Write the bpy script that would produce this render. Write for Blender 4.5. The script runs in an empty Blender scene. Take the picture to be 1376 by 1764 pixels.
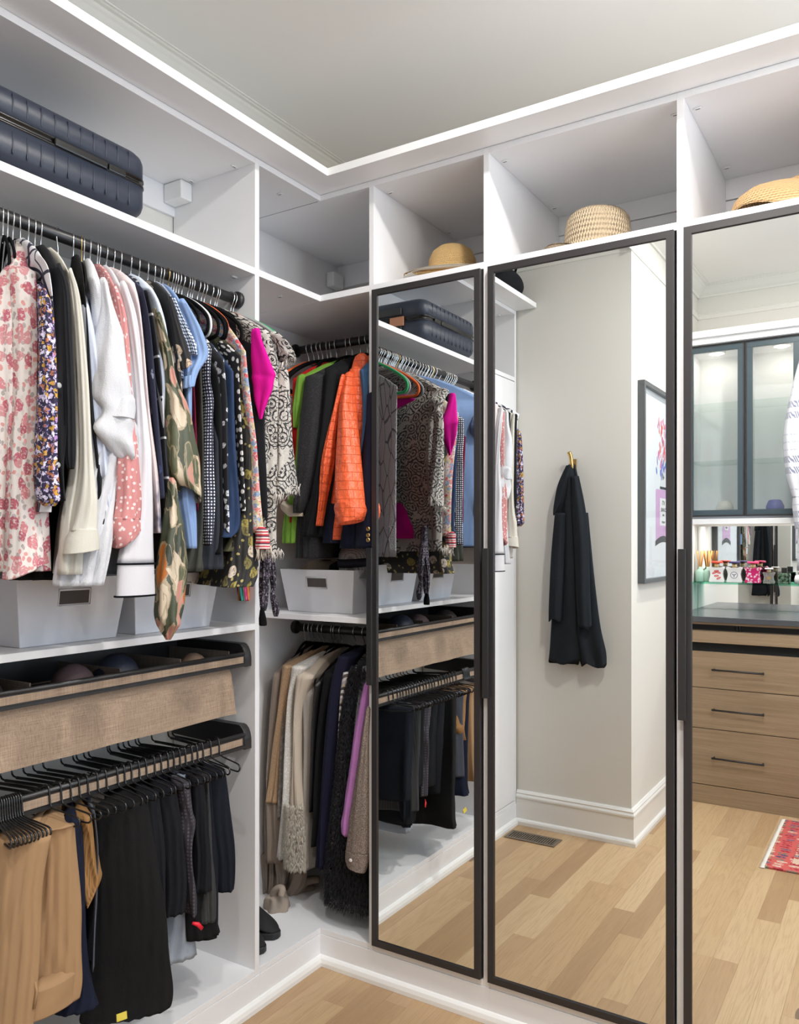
import bpy, bmesh, math, random
from mathutils import Vector
random.seed(7)
S = bpy.context.scene
COL = S.collection

# ------------------------------------------------------------------ camera, world, light, exposure
EYE = 1.45
PSI = math.atan2(877, 1395)
cam = bpy.data.objects.new('camera', bpy.data.cameras.new('camera'))
COL.objects.link(cam)
cam.location = (0, 0, EYE)
cam.rotation_euler = (math.pi / 2, 0, PSI)
cam.data.sensor_fit = 'HORIZONTAL'
cam.data.sensor_width = 36
cam.data.lens = 36 * 1395 / 1376
cam.data.shift_y = 54 / 1376
cam.data.clip_start = 0.02
S.camera = cam

W = bpy.data.worlds.new('daylight')  # sky outside the assumed window
S.world = W
W.use_nodes = True
W.node_tree.nodes['Background'].inputs[0].default_value = (0.75, 0.86, 1.0, 1)
W.node_tree.nodes['Background'].inputs[1].default_value = 1.0

LAMP_SPOTS = [(-0.46, 1.60), (-0.46, 0.30), (0.62, 1.60), (0.62, 0.30)]
LAMP_POWER = [22, 18, 7, 10]
FILL_GLOBE_POWER = 30
LAMP_COLOR = (1.0, 0.965, 0.92)
ASSUMED_WINDOW_POWER = 24
S.view_settings.view_transform = 'Standard'
S.view_settings.look = 'None'
S.view_settings.exposure = 0.25
S.view_settings.gamma = 1.0
S.view_settings.use_curve_mapping = False
S.cycles.caustics_reflective = False
S.cycles.caustics_refractive = False
S.cycles.max_bounces = 14
S.cycles.diffuse_bounces = 6
S.cycles.glossy_bounces = 10
S.cycles.transmission_bounces = 10
S.cycles.use_denoising = True
S.cycles.sample_clamp_indirect = 6

# ------------------------------------------------------------------ layout (metres)
XL = -1.721          # front of the left run
YB = 2.223           # front of the right run
XW, YW = -2.09, 2.815  # walls behind them
YM = 2.212           # mirror plane
ZC = 3.05            # ceiling
ZS = 2.307           # top of the hat shelf
ZM = 1.20            # top of the middle shelf
ZT = 2.652           # top of the cupboards
ZF = 0.1215          # top of the bottom panels
T = 0.019
YH = 0.54            # wall with the coat hook
XP = -1.127          # wall with the picture
YR = -0.90           # wall behind the vanity
XR = 1.35

FX, FY = -math.sin(PSI), math.cos(PSI)
RX, RY = math.cos(PSI), math.sin(PSI)


def at(u, v, ax, val):
    """where the sight line through a point of the photograph meets a vertical or level plane of the room"""
    a, b = (u - 688) / 1395, (936 - v) / 1395
    d = (FX + a * RX, FY + a * RY, b)
    t = val / d[0] if ax == 'x' else val / d[1] if ax == 'y' else (val - EYE) / d[2]
    return Vector((d[0] * t, d[1] * t, EYE + d[2] * t))


# ------------------------------------------------------------------ materials
MATS = {}


class N:
    def __init__(s, name, rough=0.6, **kw):
        s.m = bpy.data.materials.new(name)
        s.m.use_nodes = True
        s.t = s.m.node_tree
        s.b = s.t.nodes['Principled BSDF']
        s.b.inputs['Roughness'].default_value = rough
        for k, v in kw.items():
            s.b.inputs[k.replace('_', ' ')].default_value = v
        s.co = s.n('ShaderNodeTexCoord').outputs['Object']

    def n(s, t, **kw):
        x = s.t.nodes.new(t)
        for k, v in kw.items():
            setattr(x, k, v)
        return x

    def lk(s, a, b):
        s.t.links.new(a, b)

    def put(s, sock, v):
        if hasattr(v, 'is_linked') or hasattr(v, 'links'):
            s.lk(v, sock)
        elif isinstance(v, (tuple, list)) and len(v) == 3 and sock.type == 'RGBA':
            sock.default_value = (*v, 1)
        else:
            sock.default_value = v

    def map(s, sc=(1, 1, 1), rot=(0, 0, 0), loc=(0, 0, 0), co=None):
        x = s.n('ShaderNodeMapping')
        s.lk(co or s.co, x.inputs[0])
        x.inputs['Scale'].default_value = sc
        x.inputs['Rotation'].default_value = rot
        x.inputs['Location'].default_value = loc
        return x.outputs[0]

    def noise(s, scale, co=None, detail=2, rough=0.5, out='Fac'):
        x = s.n('ShaderNodeTexNoise')
        s.lk(co or s.co, x.inputs['Vector'])
        x.inputs['Scale'].default_value = scale
        x.inputs['Detail'].default_value = detail
        x.inputs['Roughness'].default_value = rough
        return x.outputs[out]

    def vor(s, scale, co=None, feat='F1', rnd=1.0):
        x = s.n('ShaderNodeTexVoronoi', feature=feat, voronoi_dimensions=getattr(s, 'dim', '3D'))
        s.lk(co or s.co, x.inputs['Vector'])
        x.inputs['Scale'].default_value = scale
        x.inputs['Randomness'].default_value = rnd
        return x

    def wave(s, scale, co=None, dirn='X', dist=0, dscale=1, kind='BANDS', prof='SIN'):
        x = s.n('ShaderNodeTexWave', wave_type=kind, wave_profile=prof)
        if kind == 'BANDS':
            x.bands_direction = dirn
        s.lk(co or s.co, x.inputs['Vector'])
        x.inputs['Scale'].default_value = scale
        x.inputs['Distortion'].default_value = dist
        x.inputs['Detail Scale'].default_value = dscale
        return x.outputs['Fac']

    def math(s, op, a, b=0.0):
        x = s.n('ShaderNodeMath', operation=op)
        s.put(x.inputs[0], a)
        s.put(x.inputs[1], b)
        return x.outputs[0]

    def flat2(s):
        """cloth coordinates: across and down"""
        s.co = s.n('ShaderNodeTexCoord').outputs['UV']
        s.dim = '2D'
        return s

    def mix(s, f, a, b, blend='MIX'):
        x = s.n('ShaderNodeMix', data_type='RGBA', blend_type=blend)
        s.put(x.inputs[0], f)
        s.put(x.inputs[6], a)
        s.put(x.inputs[7], b)
        return x.outputs[2]

    def ramp(s, f, stops, const=False):
        x = s.n('ShaderNodeValToRGB')
        if const:
            x.color_ramp.interpolation = 'CONSTANT'
        e = x.color_ramp.elements
        while len(e) < len(stops):
            e.new(0.5)
        for i, (p, c) in enumerate(stops):
            e[i].position = p
            e[i].color = (*c, 1)
        s.put(x.inputs[0], f)
        return x.outputs[0]

    def warp(s, amt, scale):
        """object coordinates pushed about by noise"""
        x = s.n('ShaderNodeVectorMath', operation='MULTIPLY_ADD')
        s.lk(s.noise(scale, out='Color'), x.inputs[0])
        x.inputs[1].default_value = (amt, amt, amt)
        s.lk(s.co, x.inputs[2])
        return x.outputs[0]

    def bump(s, h, strength=0.3, dist=0.002):
        x = s.n('ShaderNodeBump')
        x.inputs['Strength'].default_value = strength
        x.inputs['Distance'].default_value = dist
        s.lk(h, x.inputs['Height'])
        s.lk(x.outputs[0], s.b.inputs['Normal'])

    def col(s, c):
        s.put(s.b.inputs['Base Color'], c)
        return s


def mk(name, fn):
    if name not in MATS:
        MATS[name] = fn(name).m
    return MATS[name]


def solid(name, c, rough=0.5, metal=0.0, **kw):
    return mk(name, lambda n: N(n, rough, Metallic=metal, **kw).col(c))


def cloth(name, c, c2=None, rough=0.85, scale=9, bump=0.35, weave=900):
    def f(n):
        x = N(n, rough)
        x.b.inputs['Specular IOR Level'].default_value = 0.2
        x.col(x.mix(x.noise(scale, detail=3), c, c2 or tuple(v * 0.82 for v in c)))
        x.bump(x.math('ADD', x.noise(weave, detail=1), x.math('MULTIPLY', x.noise(26, x.map((1, 1, .45)), detail=3), 4.0)), bump)
        return x
    return mk(name, f)


def dots(name, base, c, scale=60, thr=0.28, rnd=0.15, st=(1, 1, 1), rough=0.8):
    def f(n):
        x = N(n, rough).flat2()
        v = x.vor(scale, x.map((st[0], st[2], 1)), rnd=rnd)
        x.col(x.mix(x.math('LESS_THAN', v.outputs['Distance'], thr), base, c))
        x.bump(x.noise(30, detail=3), 0.3)
        return x
    return mk(name, f)


def floral(name, base, pal, scale=30, thr=0.42, pal2=None, scale2=70, thr2=0.3, st=(1, 1, 1), wob=0.02, keep=1.0):
    def f(n):
        x = N(n, 0.8).flat2()
        w = x.warp(wob, scale * 1.2)
        w = x.map((st[0], st[2], 1), co=w)
        c = base
        if pal2:
            v2 = x.vor(scale2, w)
            k = len(pal2)
            pc = x.ramp(v2.outputs['Color'], [(i / k, q) for i, q in enumerate(pal2)], True)
            c = x.mix(x.math('LESS_THAN', v2.outputs['Distance'], thr2), c, pc)
        v = x.vor(scale, w)
        k = len(pal)
        pc = x.ramp(v.outputs['Color'], [(i / k, q) for i, q in enumerate(pal)], True)
        ring = x.math('GREATER_THAN', x.noise(scale * 5, detail=2), 0.44)
        m = x.math('LESS_THAN', v.outputs['Distance'], thr)
        m = x.math('MULTIPLY', m, x.math('MAXIMUM', ring, 0.35))
        if keep < 1:
            sp = x.n('ShaderNodeSeparateColor')
            x.lk(v.outputs['Color'], sp.inputs[0])
            m = x.math('MULTIPLY', m, x.math('LESS_THAN', sp.outputs[2], keep))
        x.col(x.mix(m, c, pc))
        x.bump(x.noise(30, detail=3), 0.3)
        return x
    return mk(name, f)


def leafy(name, ground, pal, vein):
    """scattered long leaves and petals over a brushed ground"""
    def f(n):
        x = N(n, 0.45).flat2()
        c = x.mix(x.noise(30, x.map((1, .4, 1)), detail=4), ground, tuple(q * 1.9 for q in ground))
        for k, (rot, sc, keep, thr) in enumerate((((0, 0, .6), 22, .75, .46), ((0, 0, -.7), 30, .6, .44), ((0, 0, .15), 38, .5, .42))):
            w = x.map((1, .36, 1), rot, (k * 1.7, k, 0), co=x.warp(.05, 9))
            v = x.vor(sc, w)
            m_ = len(pal)
            pc = x.ramp(v.outputs['Color'], [(i / m_, q) for i, q in enumerate(pal[k:] + pal[:k])], True)
            sp = x.n('ShaderNodeSeparateColor')
            x.lk(v.outputs['Color'], sp.inputs[0])
            d = x.math('ADD', v.outputs['Distance'], x.math('MULTIPLY', x.noise(sc * 3, detail=2), .16))
            m = x.math('MULTIPLY', x.math('LESS_THAN', d, thr + .06), x.math('LESS_THAN', sp.outputs[2], keep))
            edge = x.math('GREATER_THAN', d, thr)
            st = x.math('GREATER_THAN', x.noise(1, x.map((130, 12, 1), rot), detail=2), .60)
            pc = x.mix(x.math('MULTIPLY', x.math('MAXIMUM', edge, st), .8), pc, vein)
            c = x.mix(m, c, pc)
        x.col(c)
        x.bump(x.noise(24, detail=3), 0.4, 0.004)
        return x
    return mk(name, f)


def lace(name, base, ink, scale=20):
    def f(n):
        x = N(n, 0.8).flat2()
        w = x.warp(0.02, 30)
        v = x.vor(scale, w)
        r = x.math('SINE', x.math('MULTIPLY', v.outputs['Distance'], 24.0))
        m = x.math('GREATER_THAN', r, 0.45)
        v2 = x.vor(scale * 3, w, feat='DISTANCE_TO_EDGE')
        m = x.math('MAXIMUM', m, x.math('LESS_THAN', v2.outputs['Distance'], 0.05))
        big = x.math('GREATER_THAN', x.noise(16, detail=2), 0.40)
        c = x.mix(x.math('MULTIPLY', m, big), base, ink)
        fine = x.math('MULTIPLY', x.noise(160, detail=2), 0.45)
        x.col(x.mix(fine, c, ink))
        x.bump(x.noise(160), 0.4)
        return x
    return mk(name, f)


def speckle(name, a, b, scale=260, lo=0.45, hi=0.6, rough=0.9):
    def f(n):
        x = N(n, rough)
        x.col(x.ramp(x.noise(scale, detail=3), [(lo, a), (hi, b)]))
        x.bump(x.noise(scale), 0.5)
        return x
    return mk(name, f)


def bands(name, pal, scale=10, dirn='Z', rot=(0, 0, 0), dist=0.3):
    def f(n):
        x = N(n, 0.8)
        w = x.wave(scale, x.map(rot=rot), dirn, dist, 2, prof='SAW')
        k = len(pal)
        x.col(x.ramp(w, [(i / k, q) for i, q in enumerate(pal)], True))
        x.bump(x.noise(40), 0.3)
        return x
    return mk(name, f)


def pane(name, base, line, sx=14, sz=14, wid=0.9, dirs='XYZ'):
    def f(n):
        x = N(n, 0.8)
        m = None
        for d, sc in zip(dirs, (sx, sx, sz)):
            g = x.math('GREATER_THAN', x.wave(sc, None, d), wid)
            m = g if m is None else x.math('MAXIMUM', m, g)
        x.col(x.mix(m, base, line))
        return x
    return mk(name, f)


def woven(name, a, b, sx=(14, 14, 700), sz=(500, 500, 8), rough=0.85):
    def f(n):
        x = N(n, rough)
        h1 = x.noise(1, x.map(sx), detail=4, rough=0.7)
        h2 = x.noise(1, x.map(sz), detail=4, rough=0.7)
        m = x.math('MULTIPLY', x.math('ADD', h1, h2), 0.5)
        x.col(x.ramp(m, [(0.36, a), (0.62, b)]))
        x.bump(m, 0.5)
        return x
    return mk(name, f)


def straw(name, a, b, ring=90, around=60):
    def f(n):
        x = N(n, 0.8)
        sp = x.n('ShaderNodeSeparateXYZ')
        x.lk(x.co, sp.inputs[0])
        ang = x.math('ARCTAN2', sp.outputs[1], sp.outputs[0])
        rad = x.math('SQRT', x.math('ADD', x.math('MULTIPLY', sp.outputs[0], sp.outputs[0]), x.math('MULTIPLY', sp.outputs[1], sp.outputs[1])))
        lev = x.math('SUBTRACT', rad, sp.outputs[2])
        s1 = x.math('SINE', x.math('MULTIPLY', lev, ring * 6.28))
        s2 = x.math('SINE', x.math('ADD', x.math('MULTIPLY', ang, around), x.math('MULTIPLY', x.math('FLOOR', x.math('MULTIPLY', lev, ring)), 2.1)))
        h = x.math('ADD', s1, x.math('MULTIPLY', s2, 0.9))
        h = x.math('ADD', h, x.math('MULTIPLY', x.noise(70, detail=3), 1.6))
        x.col(x.ramp(x.math('MULTIPLY_ADD', h, 0.22), [(0.0, a), (0.45, b)]))
        x.bump(h, 0.8, 0.003)
        return x
    return mk(name, f)


def wood(name, a, b, grain=(1, 26, 26), rough=0.45, rnd=True, dark=None):
    def f(n):
        x = N(n, rough)
        co = x.co
        oi = x.n('ShaderNodeObjectInfo').outputs['Random']
        if rnd:
            v = x.n('ShaderNodeVectorMath', operation='ADD')
            x.lk(co, v.inputs[0])
            cm = x.n('ShaderNodeCombineXYZ')
            for i in range(3):
                x.lk(x.math('MULTIPLY', oi, 31.7 + i * 7), cm.inputs[i])
            x.lk(cm.outputs[0], v.inputs[1])
            co = v.outputs[0]
        g = x.noise(1.0, x.map(grain, co=co), detail=5, rough=0.6)
        rings = x.wave(0.9, x.map(tuple(q * 0.45 for q in grain), co=co), 'DIAGONAL', 7.0, 1.4)
        m = x.math('ADD', x.math('MULTIPLY', g, 0.75), x.math('MULTIPLY', rings, 0.25))
        c = x.ramp(m, [(0.30, a), (0.62, b)])
        fine = x.noise(1.0, x.map(tuple(q * 5 for q in grain), co=co), detail=3)
        c = x.mix(x.math('MULTIPLY', x.math('GREATER_THAN', fine, .60), .22), c, tuple(q * .6 for q in a))
        if rnd:
            tone = x.ramp(oi, [(0, (0.78, 0.73, 0.70)), (0.22, (0.98, 0.93, 0.88)), (0.5, (1.05, 1.02, 0.98)), (.78, (1.12, 1.12, 1.10)), (1, (0.92, 0.83, 0.74))])
            c = x.mix(1.0, c, tone, 'MULTIPLY')
            kn = x.math('LESS_THAN', x.vor(1.0, x.map(tuple(q * 0.16 + 1.6 for q in grain), co=co)).outputs['Distance'], 0.045)
            c = x.mix(x.math('MULTIPLY', kn, 0.75), c, (0.16, 0.09, 0.05))
        x.col(c)
        x.bump(g, 0.08, 0.001)
        return x
    return mk(name, f)


def thin_glass(name, tint, gloss=.08, haze=0.0, rough=0.0):
    m = bpy.data.materials.new(name)
    m.use_nodes = True
    t = m.node_tree
    t.nodes.clear()
    o = t.nodes.new('ShaderNodeOutputMaterial')
    tr = t.nodes.new('ShaderNodeBsdfTransparent')
    tr.inputs[0].default_value = (*tint, 1)
    gl_ = t.nodes.new('ShaderNodeBsdfGlossy')
    gl_.inputs['Roughness'].default_value = rough
    body = tr.outputs[0]
    if haze:
        tl = t.nodes.new('ShaderNodeBsdfTranslucent')
        tl.inputs[0].default_value = (*tint, 1)
        mx = t.nodes.new('ShaderNodeMixShader')
        mx.inputs[0].default_value = haze
        t.links.new(body, mx.inputs[1])
        t.links.new(tl.outputs[0], mx.inputs[2])
        body = mx.outputs[0]
    m2 = t.nodes.new('ShaderNodeMixShader')
    m2.inputs[0].default_value = gloss
    t.links.new(body, m2.inputs[1])
    t.links.new(gl_.outputs[0], m2.inputs[2])
    t.links.new(m2.outputs[0], o.inputs[0])
    MATS[name] = m
    return m


def white_board(n):
    x = N(n, 0.42)
    x.col(x.mix(x.noise(3), (0.80, 0.80, 0.815), (0.77, 0.77, 0.785)))
    return x


BOARD = mk('white_board', white_board)
PAINT = mk('wall_paint', lambda n: (lambda x: (x.col((0.70, 0.685, 0.645)), x.bump(x.noise(180), 0.05), x)[2])(N(n, 0.7)))
CEIL = mk('ceiling_paint', lambda n: (lambda x: (x.col((0.81, 0.80, 0.775)), x.bump(x.noise(180), 0.04), x)[2])(N(n, 0.8)))
TRIMW = solid('trim_paint', (0.80, 0.795, 0.775), 0.35)
BLACK = solid('black_metal', (0.018, 0.017, 0.018), 0.38)
FRAMEM = solid('dark_bronze_frame', (0.022, 0.019, 0.02), 0.42)
CHROME = solid('chrome', (0.82, 0.82, 0.82), 0.16, 1.0)
BRASS = solid('brass', (0.62, 0.43, 0.18), 0.28, 1.0)
MIRROR = solid('mirror_glass', (0.90, 0.92, 0.915), 0.0, 1.0)
VELVET = mk('black_velvet', lambda n: N(n, 0.95, Specular_IOR_Level=0.1).col((0.006, 0.006, 0.007)))
LINEN = woven('beige_linen', (0.21, 0.145, 0.098), (0.44, 0.325, 0.235))
TAUPEF = woven('taupe_liner', (0.10, 0.08, 0.065), (0.20, 0.165, 0.14))
def oak(n):
    x = N(n, .40)
    oi = x.n('ShaderNodeObjectInfo').outputs['Random']
    def rnd(k):
        return x.math('FRACT', x.math('MULTIPLY', oi, k))
    cm = x.n('ShaderNodeCombineXYZ')
    for i, k in enumerate((13.7, 41.3, 7.9)):
        x.lk(x.math('MULTIPLY', rnd(k), 40.0), cm.inputs[i])
    v = x.n('ShaderNodeVectorMath', operation='ADD')
    x.lk(x.co, v.inputs[0])
    x.lk(cm.outputs[0], v.inputs[1])
    co = v.outputs[0]
    # cathedral figure: long stretched rings
    fig = x.noise(1.0, x.map((9, .9, 9), co=co), detail=1)
    ring = x.math('SINE', x.math('MULTIPLY', fig, 95.0))
    pore = x.noise(1.0, x.map((260, 7, 260), co=co), detail=2)
    tone = x.noise(1.0, x.map((16, 1.6, 16), co=co), detail=3)
    base = x.ramp(rnd(91.7), [(0, (.32, .195, .10)), (.2, (.41, .26, .137)), (.45, (.46, .30, .16)), (.7, (.50, .345, .19)), (.88, (.58, .42, .25)), (1, (.40, .255, .145))])
    c = x.mix(x.math('MULTIPLY', tone, .45), base, (.56, .39, .215))
    c = x.mix(x.math('MULTIPLY', x.math('MAXIMUM', ring, 0.0), .13), c, (.30, .17, .08))
    c = x.mix(x.math('MULTIPLY', x.math('GREATER_THAN', pore, .57), .22), c, (.26, .155, .08))
    kn = x.vor(1.0, x.map((6, 1.3, 6), co=co)).outputs['Distance']
    c = x.mix(x.math('MULTIPLY', x.math('LESS_THAN', kn, .05), .8), c, (.10, .06, .04))
    x.col(c)
    x.bump(pore, .05, .001)
    return x


OAK = mk('oak_plank', oak)


def vanity_wood(n):
    x = N(n, .5)
    g = x.noise(1.0, x.map((1.6, 60, 60)), detail=4, rough=.6)
    fine = x.noise(1.0, x.map((8, 420, 420)), detail=2)
    c = x.ramp(g, [(.30, (.235, .162, .095)), (.70, (.335, .24, .15))])
    x.col(x.mix(x.math('MULTIPLY', x.math('GREATER_THAN', fine, .56), .25), c, (.16, .105, .06)))
    x.bump(g, .06, .001)
    return x


VANW = mk('vanity_oak', vanity_wood)


# ------------------------------------------------------------------ mesh building
ORG = {}


class MB:
    def __init__(s):
        s.v, s.f, s.sm, s.uv = [], [], [], []

    def add(s, vs, fs, smooth=True, uv=None):
        k = len(s.v)
        s.v += [tuple(p) for p in vs]
        s.uv += uv or [(p[0] + p[1], p[2]) for p in vs]
        s.f += [tuple(i + k for i in f) for f in fs]
        s.sm += [smooth] * len(fs)
        return s

    def box(s, x0, x1, y0, y1, z0, z1):
        vs = [(x, y, z) for z in (z0, z1) for y in (y0, y1) for x in (x0, x1)]
        return s.add(vs, [(0, 2, 3, 1), (4, 5, 7, 6), (0, 1, 5, 4), (2, 6, 7, 3), (0, 4, 6, 2), (1, 3, 7, 5)], False)

    def rings(s, rs, cap=(True, True), closed=True, loop=False, smooth=True):
        n = len(rs[0])
        vs = [p for r in rs for p in r]
        fs = []
        m = len(rs)
        for i in range(m if loop else m - 1):
            a, b = i * n, ((i + 1) % m) * n
            for j in range(n if closed else n - 1):
                k = (j + 1) % n
                fs.append((a + j, a + k, b + k, b + j))
        if cap[0] and not loop:
            fs.append(tuple(range(n - 1, -1, -1)))
        if cap[1] and not loop:
            fs.append(tuple(range((m - 1) * n, m * n)))
        uv = []
        for r in rs:
            u = 0.0
            for j, p in enumerate(r):
                if j:
                    q = r[j - 1]
                    u += math.sqrt((p[0] - q[0]) ** 2 + (p[1] - q[1]) ** 2)
                uv.append((u, p[2]))
            mid = uv[-n + n // 2 if n > 1 else -1][0] / 2
            uv[-n:] = [(a - mid, b) for a, b in uv[-n:]]
        return s.add(vs, fs, smooth, uv)

    def tube(s, pts, r, n=8, loop=False, flat=None):
        """round (or, with flat=(vector, k), flattened) tube along points; r a number or a list"""
        pts = [Vector(p) for p in pts]
        m = len(pts)
        rs, up = [], None
        for i, p in enumerate(pts):
            if loop:
                t = pts[(i + 1) % m] - pts[i - 1]
            else:
                t = pts[min(i + 1, m - 1)] - pts[max(i - 1, 0)]
            t = t.normalized() if t.length > 1e-9 else Vector((0, 0, 1))
            if flat:
                a = Vector(flat[0])
            else:
                if up is None:
                    up = Vector((0, 0, 1)) if abs(t.z) < 0.9 else Vector((1, 0, 0))
                a = up
            a = (a - t * a.dot(t)).normalized()
            if not flat:
                up = a
            b = t.cross(a)
            rr = r[i] if isinstance(r, (list, tuple)) else r
            k = flat[1] if flat else 1
            rs.append([p + a * (rr * k * math.cos(2 * math.pi * j / n)) + b * (rr * math.sin(2 * math.pi * j / n)) for j in range(n)])
        return s.rings(rs, loop=loop)

    def lathe(s, prof, c=(0, 0, 0), n=24, cap=(True, True), axis='z', wob=None):
        rs = []
        for i, (r, h) in enumerate(prof):
            ring = []
            for j in range(n):
                a = 2 * math.pi * j / n
                x, y, z = r * math.cos(a), r * math.sin(a), h
                if wob:
                    z += wob(r, a)
                if axis == 'y':
                    x, y, z = x, -z, y
                elif axis == 'x':
                    x, y, z = z, x, y
                ring.append((c[0] + x, c[1] + y, c[2] + z))
            rs.append(ring)
        return s.rings(rs, cap)

    def prism(s, poly, ax, a0, a1):
        """outline poly (two coordinates) pushed along axis ax from a0 to a1"""
        def P(p, w):
            return (w, p[0], p[1]) if ax == 'x' else (p[0], w, p[1]) if ax == 'y' else (p[0], p[1], w)
        n = len(poly)
        vs = [P(p, a0) for p in poly] + [P(p, a1) for p in poly]
        fs = [tuple(range(n)), tuple(range(2 * n - 1, n - 1, -1))] + [(i, i + n, (i + 1) % n + n, (i + 1) % n) for i in range(n)]
        return s.add(vs, fs, False)

    def build(s, name, mat, parent=None, loc=None, bevel=0.0, sub=0):
        o_ = ORG.get(parent.name) if parent else Vector(loc if loc else (0, 0, 0))
        me = bpy.data.meshes.new(name)
        me.from_pydata([(p[0] - o_[0], p[1] - o_[1], p[2] - o_[2]) for p in s.v], [], s.f)
        me.polygons.foreach_set('use_smooth', s.sm)
        me.materials.append(mat)
        ul = me.uv_layers.new(name='cloth')
        k = 0
        for poly in s.f:
            for q in poly:
                ul.data[k].uv = s.uv[q]
                k += 1
        me.update()
        bb = bmesh.new()
        bb.from_mesh(me)
        bmesh.ops.recalc_face_normals(bb, faces=bb.faces)
        bb.to_mesh(me)
        bb.free()
        o = bpy.data.objects.new(name, me)
        COL.objects.link(o)
        if parent:
            o.parent = parent
        else:
            o.location = o_
        ORG[o.name] = o_
        if bevel:
            b = o.modifiers.new('bevel', 'BEVEL')
            b.width = bevel
            b.segments = 2
            b.limit_method = 'ANGLE'
        if sub:
            b = o.modifiers.new('sub', 'SUBSURF')
            b.levels = b.render_levels = sub
        return o


def fixn(o):
    return o


def box(*a):
    return MB().box(*a)


def thing(name, label, cat, loc, group=None):
    o = bpy.data.objects.new(name, None)
    COL.objects.link(o)
    o.location = loc
    o.empty_display_size = 0.05
    ORG[o.name] = Vector(loc)
    return tag(o, label, cat, group)


def tag(o, label, cat, group=None):
    o['label'] = label
    o['category'] = cat
    if group:
        o['group'] = group
    return o


def struct(o):
    o['kind'] = 'structure'
    return o


def copy_tree(o, parent=None):
    c = o.copy()
    COL.objects.link(c)
    if parent:
        c.parent = parent
    for ch in list(o.children):
        copy_tree(ch, c)
    return c


def smooth_path(pts, k=6, loop=False):
    pts = [Vector(p) for p in pts]
    m = len(pts)
    out = []
    for i in range(m if loop else m - 1):
        g = (lambda j: pts[j % m]) if loop else (lambda j: pts[max(0, min(m - 1, j))])
        p0, p1, p2, p3 = g(i - 1), g(i), g(i + 1), g(i + 2)
        for j in range(k):
            t = j / k
            out.append(0.5 * ((2 * p1) + (p2 - p0) * t + (2 * p0 - 5 * p1 + 4 * p2 - p3) * t * t + (3 * p1 - p0 - 3 * p2 + p3) * t ** 3))
    if not loop:
        out.append(pts[-1])
    return out


# ------------------------------------------------------------------ room shell
fl = struct(box(-2.2, XR + .1, YR - .1, YW + .1, -0.06, -0.008).build('floor', solid('floor_gap', (0.24, 0.15, 0.08), 0.7)))
ORG[fl.name] = Vector((0, 0, 0))
PLANK_W = 0.083
plank_mesh = {}


def plank(x, y0, y1):
    L = round(y1 - y0, 2)
    if L not in plank_mesh:
        o = box(-PLANK_W / 2 + .0002, PLANK_W / 2 - .0002, 0.0002, L - .0002, -0.008, 0).build('plank', OAK, bevel=0.0003)
        plank_mesh[L] = o
    else:
        o = plank_mesh[L].copy()
        COL.objects.link(o)
    o.parent = fl
    o.location = (x, y0, 0)


rp = random.Random(3)
nx = 0
x = -1.70
while x < XR:
    y = -0.36 - rp.choice([0, .2, .4]) if x > XP - .05 else 0.50 - rp.choice([.05, .2])
    while y < YB:
        L = rp.choice([0.55, 0.7, 0.85, 1.0, 1.2]) if x < .1 else 1.2
        plank(x, y, min(y + L, 2.26))
        y += L
    x += PLANK_W

struct(box(-2.2, XR + .1, YR - .1, YW + .1, ZC, ZC + .08).build('ceiling', CEIL))
struct(box(XW - .06, XW, YH - .2, YW + .06, 0, ZC).build('wall_left', PAINT))
struct(box(XW - .06, XR + .06, YW, YW + .06, 0, ZC).build('wall_back', PAINT))
struct(box(XW - .06, XP, YR - .06, YH, 0, ZC).build('wall_hook', PAINT))
struct(box(XP, XR + .06, YR - .06, YR, 0, ZC).build('wall_vanity', PAINT))
wr = MB().box(XR, XR + .06, YR, .55, 0, ZC).box(XR, XR + .06, 1.85, YW, 0, ZC).box(XR, XR + .06, .55, 1.85, 0, .75).box(XR, XR + .06, .55, 1.85, 2.45, ZC)  # opening left for the assumed window
struct(wr.build('wall_right', PAINT))
wf = struct(MB().box(XR - .02, XR + .06, .51, .57, .72, 2.48).box(XR - .02, XR + .06, 1.83, 1.89, .72, 2.48).box(XR - .02, XR + .06, .57, 1.83, 2.43, 2.48).box(XR - .02, XR + .06, .57, 1.83, .72, .77).box(XR + .01, XR + .04, 1.18, 1.22, .77, 2.43).build('assumed_window_1', TRIMW))  # assumed window out of view, put in to let cool daylight enter
box(XR + .02, XR + .026, .57, 1.83, .77, 2.43).build('assumed_window_pane', thin_glass('clear_glass', (.97, .98, .98), .05), wf)
wl = bpy.data.objects.new('window_daylight', bpy.data.lights.new('window_daylight', 'AREA'))  # area light added as the daylight of the assumed window
COL.objects.link(wl)
wl.data.shape = 'RECTANGLE'
wl.data.size, wl.data.size_y = 1.25, 1.6
wl.data.energy = ASSUMED_WINDOW_POWER
wl.data.color = (0.66, 0.82, 1.0)
wl.location = (XR - .03, 1.2, 1.6)
wl.rotation_euler = (0, math.pi / 2, 0)


def skirt_run(name, pts, normals, h=0.175):
    prof = [(0, .0005), (.028, .0005), (.028, .018), (.024, .026), (.015, .032), (.015, h - .04), (.019, h - .036), (.019, h - .028), (.013, h - .018), (.015, h - .012), (.006, h), (0, h)]
    m = MB().rings([[Vector((p[0] + n[0] * a, p[1] + n[1] * a, b)) for a, b in prof] for p, n in zip(pts, normals)], smooth=False)
    return struct(m.build(name, TRIMW))


skirt_run('baseboard_hook', [(XL + .002, YH), (XP, YH)], [(0, 1), (1, 1)])
skirt_run('baseboard_picture', [(XP, YH), (XP, -.305)], [(1, 1), (1, 0)])


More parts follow.
